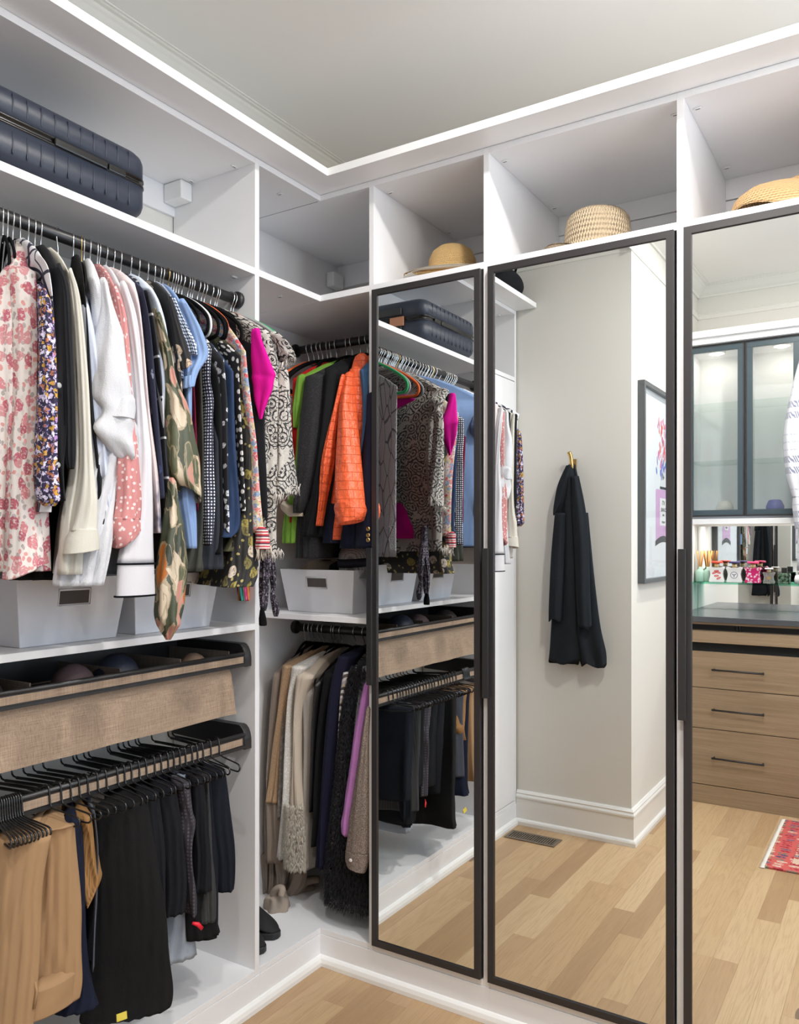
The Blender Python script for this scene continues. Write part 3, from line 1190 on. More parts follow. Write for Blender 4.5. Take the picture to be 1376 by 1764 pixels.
pinkh = dots('pink_heart_print', (.50, .205, .20), (.68, .56, .55), 62, .20, .9)
G('heart_blouse', 'dusty pink blouse with tiny white hearts and gathered cuff', pinkh, 'blouse',
  body=[(492, 188, 204), (540, 192, 216), (700, 198, 226), (860, 198, 220)],
  arms=[([(500, 190, 206), (560, 198, 222), (700, 200, 230), (800, 194, 237), (860, 194, 241), (895, 189, 240)], dict(depth=.03, amp=.004, nf=9, hollow=False)),
        ([(893, 189, 241), (912, 188, 244), (936, 192, 228)], dict(name='cuff', depth=.03, amp=.002, tilt=.012))])
ivory = cloth('ivory_crepe', (.61, .60, .63), (.57, .555, .58), bump=.3)
def piping(t):
    for v, a, b in ((971, 201, 266), (1026, 197, 268)):
        rw = front_rows([(v, a, b)], 'x', PX, .026)[0]
        fixn(MB().tube([(PX + .027 * math.sin(q * .2618), rw[1] + rw[2] * 1.01 * math.cos(q * .2618), rw[0]) for q in range(24)], .0022, 6, True).build('piping', VELVET, t))
G('piped_blouse', 'white blouse whose deep cuff is edged with black piping', ivory, 'blouse',
  body=[(488, 194, 214), (540, 206, 232), (700, 222, 250), (860, 226, 258)],
  arms=[([(492, 200, 222), (560, 214, 241), (700, 228, 253), (850, 222, 262), (970, 202, 265)], dict(depth=.026, amp=.002, hollow=False)),
        ([(970, 202, 265), (1000, 200, 266), (1027, 198, 267)], dict(name='cuff', depth=.026, amp=.0))], extra=piping)
def wcol(n):
    x = N(n, .75)
    c = x.ramp(x.noise(9, x.map((1, 1, .6), rot=(.5, .4, 0)), detail=4, rough=.65), [(.34, (.05, .06, .12)), (.44, (.60, .52, .55)), (.60, (.70, .58, .56)), (.72, (.58, .36, .16))])
    sp = x.n('ShaderNodeSeparateXYZ')
    x.lk(x.co, sp.inputs[0])
    x.col(x.mix(x.math('MULTIPLY', x.math('LESS_THAN', sp.outputs[2], -.45), 1.0), x.mix(.75, c, (.70, .58, .57)), c))
    return x
G('blush_tunic', 'blush tunic with a smoky watercolour print toward its hem', mk('watercolour_print', wcol), 'tunic',
  body=[(484, 212, 238), (540, 232, 250), (700, 246, 265), (800, 256, 277), (870, 262, 282), (918, 265, 284)])
G('navy_blouse', 'navy blouse with fine pale streaks beside the blush tunic', floral('navy_streak', (.014, .018, .045), [(.30, .33, .45), (.04, .06, .16)], 40, .12, st=(1, 1, .3)), 'blouse',
  body=[(498, 240, 252), (560, 252, 264), (700, 262, 280), (800, 272, 288), (858, 276, 292)])
G('windowpane_jacket', 'black jacket crossed by thin white windowpane lines', pane('windowpane', (.012, .013, .018), (.55, .55, .57), 3.3, 3.3, .992), 'jacket',
  body=[(503, 248, 262), (580, 262, 278), (700, 274, 290), (800, 278, 297), (856, 284, 302)])
G('pinstripe_shirt', 'pale blue pinstripe shirt behind the olive leaf print shirt', cloth('blue_pinstripe', (.60, .66, .77), (.54, .61, .74)), 'shirt',
  body=[(496, 246, 270), (525, 262, 284), (580, 272, 296), (680, 278, 303), (760, 282, 302)])
olive = leafy('olive_leaf_silk', (.035, .040, .022), [(.50, .41, .30), (.05, .06, .03), (.36, .11, .02), (.09, .095, .05), (.52, .43, .32), (.06, .07, .035), (.44, .20, .16), (.56, .46, .34), (.03, .035, .02)], (.30, .24, .15))
G('leaf_print_shirt', 'olive silk shirt with cream and rust leaves and a turned-up sleeve', olive, 'shirt',
  body=[(535, 262, 278), (600, 272, 294), (700, 280, 312), (820, 284, 330)],
  arms=[([(545, 266, 280), (600, 276, 296), (660, 281, 308), (720, 284, 328), (780, 286, 341), (830, 292, 347), (852, 304, 346)], dict(depth=.03, amp=.003, wr=.05, tilt=-.02)),
        ([(830, 284, 306), (880, 280, 312), (960, 272, 320), (1020, 268, 319), (1060, 268, 312), (1084, 273, 305), (1102, 285, 294)], dict(name='long_tail', depth=.03, amp=.004, wr=.06, hollow=False))])
G('embroidered_tee', 'black short sleeved top with pale embroidery', floral('embroidery', (.012, .011, .012), [(.50, .38, .28), (.62, .55, .48)], 26, .30, st=(1, 1, .8), keep=.45), 'top',
  body=[(506, 280, 296), (550, 290, 306), (620, 298, 318), (700, 300, 322)],
  arms=[([(520, 286, 300), (560, 294, 312), (605, 298, 326), (632, 304, 332)], dict(depth=.03, amp=.002, tilt=.01))])
G('gingham_blouse', 'navy and white checked blouse with a short puffed sleeve', dots('check_print', (.02, .03, .07), (.55, .62, .74), 130, .40, .0), 'blouse',
  body=[(508, 288, 300), (560, 300, 316), (650, 306, 322)],
  arms=[([(520, 291, 306), (555, 300, 320), (585, 308, 334), (612, 318, 340)], dict(depth=.028, amp=.003))])
chamb = cloth('chambray', (.19, .29, .52), (.25, .36, .58), bump=.5)
G('chambray_tee', 'mid blue chambray tee with pointed short sleeve', chamb, 'top',
  body=[(512, 296, 314), (560, 310, 334), (640, 314, 336), (750, 318, 337), (850, 308, 338), (900, 312, 342), (945, 318, 344)],
  arms=[([(522, 302, 324), (560, 314, 345), (592, 322, 357), (616, 326, 359), (640, 318, 344), (668, 312, 336)], dict(depth=.032, amp=.002, tilt=.004))])
G('maroon_top', 'maroon tiered top showing beside the chambray tee', cloth('maroon_jersey', (.16, .008, .03)), 'top', plane=-1.54, zneck=2.075,
  body=[(640, 326, 338), (700, 330, 342), (780, 334, 345), (880, 338, 346)])
olivk = cloth('dark_olive_satin', (.034, .036, .028), (.05, .05, .04), rough=.5)
G('satin_camisole', 'dark olive satin camisole on a black hanger', olivk, 'camisole', plane=-1.54, zneck=2.075,
  body=[(600, 337, 352), (700, 340, 356), (800, 343, 357), (900, 338, 358), (985, 322, 358)])
G('pin_dot_dress', 'navy dress with rows of small white dots', dots('pin_dots', (.010, .013, .035), (.72, .72, .76), 120, .30, .12), 'dress', plane=-1.525, zneck=2.075,
  body=[(600, 351, 372), (650, 351, 370), (690, 356, 376), (720, 357, 374), (800, 355, 376), (870, 355, 378), (940, 357, 371)])
G('black_shell', 'plain black sleeveless shell beside the dotted navy dress', MATS['black_cotton'], 'top', plane=-1.54, zneck=2.075,
  body=[(640, 368, 380), (720, 374, 390), (900, 378, 391), (955, 372, 388)])
G('dark_cotton_top', 'charcoal navy cotton top whose hem shows low among dark tops', cloth('charcoal_navy', (.028, .032, .042)), 'top', plane=-1.55, zneck=2.075,
  body=[(760, 366, 384), (900, 362, 390), (981, 358, 392)])
G('daisy_blouse', 'black blouse scattered with white blossoms', floral('white_blossom', (.012, .012, .016), [(.72, .72, .74), (.60, .62, .68)], 48, .38, keep=.6), 'blouse', plane=-1.525, zneck=2.075,
  body=[(620, 377, 393), (690, 384, 398), (730, 386, 398), (820, 388, 399), (900, 388, 403), (926, 389, 402)])
G('navy_blue_top', 'plain navy blue top with a curved hem', cloth('navy_blue', (.018, .035, .085), (.025, .045, .10)), 'top', plane=-1.516, zneck=2.075,
  body=[(640, 392, 410), (760, 394, 414), (850, 398, 420), (905, 396, 423), (926, 388, 408)])
G('olive_knit', 'thin olive knit top between navy and floral tops', cloth('olive_knit', (.10, .095, .05)), 'top', plane=-1.54, zneck=2.075,
  body=[(600, 402, 412), (680, 409, 420), (760, 412, 424), (900, 410, 420), (950, 390, 412)])
G('dot_print_top', 'black top with bold white crescents and dots', dots('crescents', (.012, .012, .014), (.72, .70, .68), 48, .30, .8), 'top', plane=-1.52, zneck=2.075,
  body=[(610, 406, 414), (720, 411, 420), (800, 414, 427), (868, 416, 431), (880, 418, 428)])
G('vine_print_dress', 'black dress with cream blossoms on olive vines and a curved hem', floral('vine_print', (.016, .015, .014), [(.60, .55, .46), (.30, .24, .06), (.55, .46, .38), (.18, .15, .05)], 22, .36, [(.35, .28, .10)], 34, .14, keep=.75), 'dress', plane=-1.512, zneck=2.075,
  body=[(612, 408, 420), (690, 416, 438), (780, 420, 442), (870, 420, 442), (940, 408, 446), (985, 404, 449), (1012, 396, 440)], amp=.006)
kurta = floral('kurta_print', (.68, .60, .54), [(.62, .08, .10), (.20, .30, .48), (.66, .22, .20), (.55, .45, .25), (.65, .30, .35)], 75, .50, [(.20, .30, .48), (.62, .12, .14), (.30, .36, .22)], 120, .34, keep=.85)
def fringe(t):
    m = MB()
    rn = random.Random(5)
    a, b = at(441, 946, 'x', PX), at(464, 940, 'x', PX)
    for i in range(26):
        p = a.lerp(b, i / 25) + Vector((rn.uniform(-.008, .008), 0, 0))
        m.tube([p, p + Vector((rn.uniform(-.004, .004), rn.uniform(-.004, .004), -.018)), p + Vector((rn.uniform(-.007, .007), rn.uniform(-.006, .006), -.034))], [.0016, .0013, .0005], 4)
    o = fixn(m.build('fringe', solid('fringe_cream', (.55, .48, .40), .9), t))
    o['kind'] = 'stuff'
G('floral_kurta', 'cream kurta with small red and blue flowers, red border and fringe', kurta, 'dress', plane=-1.495,
  body=[(605, 416, 430), (640, 417, 435), (700, 424, 443), (770, 434, 452), (850, 438, 456), (918, 440, 462)], extra=fringe,
  arms=[([(914, 439, 462), (930, 440, 464), (946, 440, 465)], dict(name='border', mat=bands('red_border', [(.55, .03, .05), (.68, .60, .55), (.50, .03, .06), (.68, .62, .57), (.10, .03, .06)], 16, 'Z'), depth=.02, amp=.001))])
fuch = cloth('fuchsia_jersey', (.62, .005, .27), (.55, .004, .23))
G('fuchsia_tee', 'bright fuchsia tee with a draped short sleeve on a grey hanger', fuch, 'top', plane=-1.60, zneck=2.06,
  body=[(604, 426, 440), (700, 431, 443), (925, 434, 446)],
  arms=[([(573, 432, 450), (600, 433, 457), (640, 434, 473), (654, 435, 474), (680, 439, 468), (706, 444, 456), (722, 447, 451)], dict(plane=-1.50, topk=.8, depth=.045, amp=.004, nf=3, wr=.07, hollow=False))])
G('black_rib_knit', 'black ribbed knit between the fuchsia tee and the lace top', MATS['black_knit'], 'top', plane=-1.52,
  body=[(590, 446, 456), (660, 450, 462), (750, 448, 464), (830, 452, 466), (912, 456, 467)])
lacem = lace('black_cream_lace', (.56, .525, .48), (.012, .011, .012), 24)
def lfringe(t):
    m = MB()
    rn = random.Random(6)
    for (u0, v0, u1, v1, k) in ((474, 856, 513, 838, 34), (486, 628, 508, 612, 20), (465, 955, 486, 948, 18)):
        a, b = at(u0, v0, 'x', PX + .01), at(u1, v1, 'x', PX + .01)
        for i in range(k):
            p = a.lerp(b, i / (k - 1)) + Vector((rn.uniform(-.01, .01), 0, rn.uniform(0, .01)))
            m.tube([p, p + Vector((rn.uniform(-.004, .004), rn.uniform(-.004, .004), -.012)), p + Vector((rn.uniform(-.008, .008), rn.uniform(-.008, .008), -.026))], [.0016, .0012, .0004], 4)
    o = fixn(m.build('fringe', solid('lace_fringe', (.50, .46, .42), .9), t))
    o['kind'] = 'stuff'
G('lace_top', 'cream lace top with black scrollwork and fringed edges at the corner post', lacem, 'top', plane=-1.50,
  body=[(572, 450, 476), (640, 461, 492), (750, 463, 500), (850, 464, 490), (900, 464, 485), (955, 464, 486)],
  arms=[([(578, 458, 484), (596, 466, 500), (612, 474, 508), (624, 484, 508)], dict(name='cap_sleeve', depth=.03, amp=.002)),
        ([(640, 476, 496), (740, 474, 502), (800, 474, 507), (838, 472, 513), (852, 474, 512)], dict(depth=.022, amp=.003))], extra=lfringe)
# seen in the mirrors: the sequinned dress beside the lace top
seq = mk('grey_sequin', lambda n: (lambda x: (x.col(x.mix(x.math('LESS_THAN', x.vor(40, x.map((1, 1, .22)), feat='DISTANCE_TO_EDGE').outputs['Distance'], .03), (.34, .34, .36), (.09, .09, .10))),
                                              x.bump(x.vor(230).outputs['Distance'], .9), x)[2])(N(n, .4, Metallic=.15)))
yq = 1.866
garment('sequin_dress', 'grey sequinned sleeveless dress nearest the corner post on the blouse rod', seq, 'dress', 'x', -1.62, [(600, 466, 474), (640, 467, 475), (800, 468, 477), (965, 468, 479)], zneck=2.12, neck=1.868, length=.40, back=.006, amp=.003, group=GU, rod='blouse')
scarfm = floral('sequin_scarf', (.014, .010, .016), [(.20, .16, .22), (.32, .28, .36)], 120, .3)
garment('sequin_scarf', 'long dark sequinned scarf with knotted ends below the lace top', scarfm, 'scarf', 'x', -1.56, None,
        [([(900, 452, 466), (950, 449, 468), (1000, 447, 462), (1030, 447, 461), (1052, 449, 458)], dict(name='tail', depth=.014, amp=.003, hollow=False, wr=.08)),
         ([(930, 455, 468), (970, 461, 474), (1010, 467, 475), (1022, 466, 473), (1045, 468, 480), (1062, 472, 478)], dict(name='tail', depth=.012, amp=.003, hollow=False, wr=.1)),
         ([(1052, 447, 456), (1074, 446, 459), (1078, 447, 457)], dict(name='tassel', mat=VELVET, depth=.012, amp=.001))])
# peeping out below the blouses at the mirror side of the rod
garment('striped_scarf', 'scarf with teal, orange and pink stripes hanging below the lace top', bands('serape', [(.05, .42, .38), (.70, .62, .55), (.55, .04, .18), (.75, .28, .03), (.02, .02, .02), (.10, .30, .32)], 9, 'X', dist=.5), 'scarf', 'x', -1.76, None,
        [([(960, 405, 428), (1000, 408, 430), (1035, 412, 428)], dict(name='tail', depth=.06, amp=.004))])

# ------------------------------------------------------------------ jackets on the upper corner rod
GJ = 'jackets on the upper corner rod'
PY = 2.24
J = lambda *a, **k: garment(*a[:3], a[3], 'y', k.pop('plane', PY), group=GJ, zneck=k.pop('zneck', 2.145), rod='jacket', **dict(dict(length=.44, pleat=.007), **k))
J('red_top', 'red top on a grey hanger at the left end of the jacket rod', cloth('red_jersey', (.45, .012, .012)), 'top',
  body=[(652, 498, 518), (700, 496, 514), (800, 494, 510), (900, 492, 506)], shift=-.0)
greenc = cloth('lime_green', (.18, .36, .05), (.15, .31, .04))
J('green_jacket', 'lime green jacket beside the black tweed blazer', greenc, 'jacket',
  body=[(645, 514, 540), (690, 506, 530), (800, 498, 522), (900, 480, 512), (936, 478, 508)],
  arms=[([(650, 512, 532), (690, 506, 527), (725, 503, 518), (737, 504, 513)], dict(depth=.025, amp=.002))])
J('tweed_blazer', 'black tweed blazer with turned back beige cuff', speckle('black_tweed', (.012, .012, .014), (.06, .06, .065), 420, .5, .75), 'blazer',
  body=[(640, 532, 574), (700, 522, 566), (800, 514, 558), (900, 502, 544), (962, 500, 540)], amp=.005, depth=.01,
  arms=[([(650, 526, 568), (720, 518, 562), (800, 512, 552), (860, 506, 538), (884, 502, 530)], dict(depth=.04, amp=.003)),
        ([(868, 483, 498), (876, 484, 520), (890, 498, 524)], dict(name='beige_cuff', mat=cloth('beige_lining', (.50, .43, .34)), depth=.02, amp=.002))])
J('black_coat', 'plain black coat between the tweed blazer and the orange jacket', MATS['black_cotton'], 'coat',
  body=[(632, 556, 592), (740, 546, 586), (850, 534, 578), (925, 520, 566)],
  arms=[([(640, 560, 588), (740, 552, 578), (840, 538, 566), (925, 522, 546)], dict(depth=.032, amp=.002))])
def quilt(n):
    x = N(n, .42)
    c = (.80, .125, .040)
    w = x.map((1, 1, 1), (0, 0, .6))
    br = x.n('ShaderNodeTexBrick', offset=.5)
    mp = x.n('ShaderNodeCombineXYZ')
    sp = x.n('ShaderNodeSeparateXYZ')
    x.lk(x.co, sp.inputs[0])
    x.lk(x.math('ADD', sp.outputs[0], sp.outputs[1]), mp.inputs[0])
    x.lk(sp.outputs[2], mp.inputs[1])
    x.lk(mp.outputs[0], br.inputs['Vector'])
    br.inputs['Scale'].default_value = 1.0
    br.inputs['Brick Width'].default_value = .045
    br.inputs['Row Height'].default_value = .030
    br.inputs['Mortar Size'].default_value = .0011
    br.inputs['Mortar Smooth'].default_value = 1.0
    br.inputs['Color1'].default_value = br.inputs['Color2'].default_value = (1, 1, 1, 1)
    br.inputs['Mortar'].default_value = (0, 0, 0, 1)
    x.col(x.mix(br.outputs['Fac'], c, (.70, .095, .028)))
    x.bump(x.math('ADD', x.math('MULTIPLY', br.outputs['Color'], .8), x.math('MULTIPLY', x.noise(40, detail=4), 2.2)), .7, .006)
    return x
orange = mk('orange_quilt', quilt)
J('quilted_jacket', 'bright orange quilted jacket with both sleeves hanging forward', orange, 'jacket', plane=2.25,
  body=[(634, 600, 632), (700, 590, 630), (800, 578, 622), (880, 566, 610), (930, 560, 606)], length=.40,
  arms=[([(646, 590, 616), (700, 585, 618), (800, 579, 624, 2.21), (850, 578, 627, 2.18), (868, 578, 628, 2.17)], dict(plane=2.25, depth=.042, amp=.003, nf=5, hollow=False)),
        ([(866, 577, 629), (882, 576, 631), (900, 584, 626)], dict(name='cuff', plane=2.17, depth=.044, amp=.002, nf=9, tilt=.008)),
        ([(650, 584, 598), (700, 573, 588), (745, 562, 582), (800, 553, 576), (860, 547, 566), (906, 542, 558)], dict(depth=.03, amp=.002, plane=2.23)),
        ([(614, 612, 634), (626, 607, 634), (640, 604, 632)], dict(name='collar', depth=.02, plane=2.29, amp=.001, hollow=False))])
J('denim_jacket', 'mid blue denim jacket behind the orange quilted sleeve', cloth('denim', (.045, .11, .22), (.06, .14, .27)), 'jacket',
  body=[(636, 616, 640), (700, 620, 640), (780, 616, 634), (860, 606, 630)])
def gold(t):
    for v in (911, 922, 930):
        button(t, at(634, v, 'y', PY - .035), .0075, 'y', BRASS)
J('navy_blazer', 'navy blazer with gold cuff buttons below the orange jacket', cloth('navy_wool', (.008, .010, .026)), 'blazer',
  body=[(660, 632, 662), (760, 622, 668), (850, 600, 666), (945, 588, 668)], length=.40,
  arms=[([(680, 632, 662), (760, 628, 664), (850, 618, 668), (945, 612, 672)], dict(depth=.03, amp=.002)),
        ([(870, 566, 592), (900, 560, 590), (936, 555, 588)], dict(depth=.03, amp=.002, plane=PY + .03))], extra=gold)

# ------------------------------------------------------------------ coats on the lower corner rod
GC = 'coats on the lower corner rod'
K = lambda *a, **k: garment(*a[:3], a[3], 'y', k.pop('plane', 2.28), group=GC, zneck=k.pop('zneck', 1.05), shift=k.pop('shift', .0), rod=k.pop('rod', 'coat'), **k)
taupe = cloth('taupe_wool', (.30, .245, .20), (.25, .20, .165))
K('taupe_coat', 'long taupe coat at the left end of the coat rod', taupe, 'coat',
  body=[(1162, 464, 482), (1230, 458, 476), (1330, 452, 470), (1400, 448, 476), (1488, 448, 474)], length=.36)
K('camel_sweater', 'camel sweater with a sparkly thread beside the taupe coat', speckle('camel_knit', (.36, .23, .13), (.46, .31, .19), 300), 'sweater', plane=2.27,
  body=[(1148, 480, 508), (1200, 474, 494), (1280, 464, 482), (1350, 456, 475), (1384, 449, 473)], length=.36)
K('silver_top', 'greyish silver top behind the speckled cream cardigan', speckle('silver_knit', (.24, .215, .20), (.36, .34, .33), 60), 'top',
  body=[(1165, 488, 500), (1250, 480, 490), (1350, 474, 486), (1410, 472, 482)], length=.36)
K('cream_cardigan', 'cream cardigan flecked with silver sequins', speckle('cream_fleck', (.55, .52, .48), (.76, .75, .72), 240, .5, .66), 'cardigan', plane=2.26,
  body=[(1150, 496, 522), (1200, 490, 502), (1300, 482, 499), (1400, 477, 496), (1482, 470, 490)], length=.38)
def fur(t):
    m = MB()
    rn = random.Random(9)
    rows = front_rows([(1386, 492, 520), (1420, 491, 522), (1460, 490, 524), (1492, 491, 524)], 'y', 2.26, .02)
    full = interp(rows, 26)
    for z, c, w, _ in full:
        for j in range(150):
            a = rn.uniform(0, 6.283)
            p = Vector((c + w * math.cos(a), 2.262 - .022 * math.sin(a), z + rn.uniform(-.006, .006)))
            d = Vector((math.cos(a) * .005, -math.sin(a) * .005, -.008)) + Vector([rn.uniform(-.002, .002) for _ in range(3)])
            m.tube([p, p + d * .6, p + d * 1.1 + Vector((0, 0, -.004))], [.0010, .0008, .0003], 3)
    o = fixn(m.build('fur_trim', cloth('ivory_fur', (.70, .65, .56), bump=.2), t))
    o['kind'] = 'stuff'
K('fur_trim_cardigan', 'oatmeal cardigan with a fluffy ivory fur hem', cloth('oatmeal', (.56, .48, .39), (.52, .44, .36)), 'cardigan', plane=2.26, rod=None, extra=fur,
  body=[(1166, 502, 532), (1220, 500, 514), (1300, 497, 512), (1390, 493, 517), (1490, 492, 522)], length=.38)
K('greige_blouse', 'thin greige blouse slipping off a black hanger', cloth('greige', (.33, .305, .28)), 'blouse', plane=2.29,
  body=[(1196, 508, 534), (1260, 514, 534), (1350, 516, 530), (1440, 520, 530), (1500, 524, 531)], length=.34)
K('black_sequin_top', 'black sequinned top in the middle of the coat rod', speckle('black_sequin', (.004, .004, .005), (.05, .05, .055), 330, .62, .72, .4), 'top',
  body=[(1180, 536, 550), (1230, 532, 544), (1320, 528, 538), (1400, 528, 536)], length=.36)
K('black_long_coat', 'smooth black coat beside the navy coat on the coat rod', MATS['black_cotton'], 'coat',
  body=[(1160, 552, 576), (1220, 544, 560), (1300, 537, 551), (1400, 533, 548), (1460, 530, 542)], length=.38)
K('navy_coat', 'dark navy wool coat in the lower corner unit', cloth('dark_navy_wool', (.008, .008, .024), (.011, .012, .032)), 'coat', plane=2.26,
  body=[(1132, 580, 610), (1180, 566, 592), (1250, 557, 580), (1350, 549, 573), (1430, 542, 568), (1500, 538, 567)], length=.40)
K('chevron_blouse', 'white and taupe chevron striped blouse beside the black fur vest', bands('chevron', [(.62, .60, .60), (.05, .045, .045), (.50, .42, .33), (.40, .38, .40), (.66, .64, .64), (.12, .09, .08)], 6.5, 'Z', (.5, .3, 0), 1.0), 'blouse', plane=2.26,
  body=[(1160, 588, 612), (1200, 581, 594), (1300, 576, 586), (1400, 570, 577), (1465, 566, 573)], length=.38)
def vfur(t):
    m = MB()
    rn = random.Random(19)
    rows = front_rows([(1150, 606, 634), (1230, 590, 614), (1330, 580, 608), (1420, 570, 606), (1500, 562, 626), (1562, 562, 634)], 'y', 2.27, .018)
    full = interp(rows, 64)
    for z, c, w, _ in full:
        for j in range(110):
            a = rn.uniform(-.4, 3.6)
            p = Vector((c + w * math.cos(a), 2.27 - .02 * math.sin(a), z + rn.uniform(-.006, .006)))
            d = Vector((math.cos(a) * .007, -math.sin(a) * .007, -.008)) + Vector([rn.uniform(-.004, .004) for _ in range(3)])
            m.tube([p, p + d * .6, p + d * 1.1 + Vector((0, 0, -.004))], [.0013, .0010, .0003], 3)
    o = fixn(m.build('fur_pile', solid('black_fur', (.008, .009, .014), .55), t))
    o['kind'] = 'stuff'
K('fur_vest', 'long shaggy black fur vest in the lower corner unit', solid('black_fur_base', (.006, .006, .008), .9), 'vest', plane=2.27, rod=None, extra=vfur,
  body=[(1140, 610, 634), (1230, 590, 614), (1330, 580, 608), (1420, 570, 606), (1500, 562, 626), (1560, 562, 634)], length=.40, amp=.006)
K('grey_shirt', 'soft grey shirt behind the violet shirt on the coat rod', cloth('soft_grey', (.24, .25, .27)), 'shirt', plane=2.26,
  body=[(1150, 622, 646), (1190, 611, 632), (1260, 605, 622), (1330, 602, 614)], length=.36)
viol = cloth('violet_linen', (.55, .24, .58), (.48, .20, .52), bump=.8)
K('violet_shirt', 'violet linen shirt at the right end of the coat rod', viol, 'shirt', plane=2.25,
  body=[(1170, 630, 650), (1220, 622, 640), (1300, 610, 632), (1360, 600, 626), (1420, 592, 618)], length=.36,
  arms=[([(1180, 626, 640), (1250, 613, 632), (1350, 599, 620), (1400, 592, 612), (1424, 588, 610), (1440, 592, 604)], dict(depth=.02, amp=.003, wr=.06))])
def tbtn(t):
    button(t, at(604, 1482, 'y', 2.205), .006, 'y', solid('pearl', (.75, .73, .7), .2))
K('tweed_shirt', 'brown tweed shirt with a buttoned cuff, beside the first mirror door', speckle('brown_tweed', (.13, .095, .075), (.30, .245, .21), 330, .42, .62), 'shirt', plane=2.23, extra=tbtn,
  body=[(1210, 634, 652), (1300, 622, 642), (1400, 612, 638)], length=.36,
  arms=[([(1220, 630, 644), (1300, 620, 640), (1400, 605, 638), (1470, 596, 635)], dict(depth=.02, amp=.003, wr=.05, hollow=False)),
        ([(1468, 595, 636), (1485, 595, 634), (1497, 598, 630)], dict(name='cuff', depth=.022, amp=.001, tilt=-.006))])
# taupe wrap sliding down to the cupboard floor
wrap = thing('knit_wrap', 'taupe knitted wrap gathered in a heap on the corner unit floor', 'wrap', at(480, 1560, 'y', 2.33))
K2 = lambda st, pl, nm, **k: fixn(limb(st, 'y', pl, **k).build(nm, taupe if nm != 'hood' else cloth('knit_band', (.36, .295, .24)), wrap))
for k, st in enumerate([[(1470, 448, 470), (1520, 448, 466), (1570, 450, 466)], [(1475, 462, 480), (1520, 462, 480), (1556, 458, 476)], [(1480, 474, 496), (1520, 476, 492), (1545, 470, 490)], [(1480, 488, 510), (1520, 486, 506), (1548, 484, 502)], [(1500, 500, 530), (1525, 495, 525), (1543, 488, 512)]]):
    K2(st, 2.34 + .012 * (k % 2) + (.05 if k > 2 else 0), 'fold', depth=.03, amp=.004, seed=k, hollow=False)
K2([(1538, 462, 492), (1545, 458, 496), (1560, 456, 499), (1574, 457, 500)], 2.26, 'hood', depth=.045, amp=.006, nf=5, hollow=False)
fixn(MB().tube(smooth_path([at(468, 1548, 'y', 2.24), at(474, 1533, 'y', 2.235), at(486, 1530, 'y', 2.235), at(484, 1544, 'y', 2.225)], 5), .012, 8).build('knot', MATS['knit_band'], wrap))
for k, (u0, u1, v1) in enumerate(((500, 540, 1530), (492, 530, 1545), (505, 548, 1515))):
    fixn(MB().tube(smooth_path([at(u0 - 20, 1500 + 6 * k, 'y', 2.40), at(u0, 1530 + 4 * k, 'y', 2.40), at((u0 + u1) / 2, v1 + 4, 'y', 2.42), at(u1, v1, 'y', 2.46)], 5), [.012 + .006 * (1 - abs(q / 15 - .5)) for q in range(16)], 8).build('fold', taupe, wrap))

# ------------------------------------------------------------------ boots
bootm = solid('black_suede', (.010, .010, .011), .85)
solem = solid('black_rubber', (.008, .008, .009), .45)


def boot(label, x, y):
    t = thing('ankle_boot', label, 'boot', (x, y, ZF), 'pair of black boots')
    # toe points to +x, heel at -x
    prof = [(-.13, .030, .17), (-.11, .040, .175), (-.05, .041, .15), (0, .043, .10), (.05, .046, .072), (.09, .042, .056), (.12, .028, .040), (.135, .010, .026)]
    rs = []
    for px, w, h in prof:
        rs.append([(x + px, y + w * math.cos(a) * (1 if math.sin(a) < .2 else .92), ZF + .018 + max(0, (h - .018) * (0.5 + .5 * math.sin(a)))) for a in [2 * math.pi * k / 20 for k in range(20)]])
    fixn(MB().rings(rs).build('upper', bootm, t, sub=1))
    sp = [(-.135, .0), (-.12, .036), (-.05, .044), (.05, .05), (.10, .042), (.135, .018), (.14, 0)]
    poly = [(x + a, y + b) for a, b in sp] + [(x + a, y - b) for a, b in sp[-2:0:-1]]
    fixn(MB().prism(poly, 'z', ZF, ZF + .024).build('sole', solem, t, bevel=.004))
    return t


boot('black suede boot standing in the corner unit, nearer the back', -1.93, 2.085)
boot('black suede boot at the front edge, mostly behind the white post', -1.905, 1.985)

# ------------------------------------------------------------------ storage bins
binm = cloth('white_canvas', (.66, .66, .685), (.63, .63, .66), bump=.25)
slotm = solid('slot_dark_fill', (.07, .06, .055), .9)  # dark brown slab colour for the handle slots


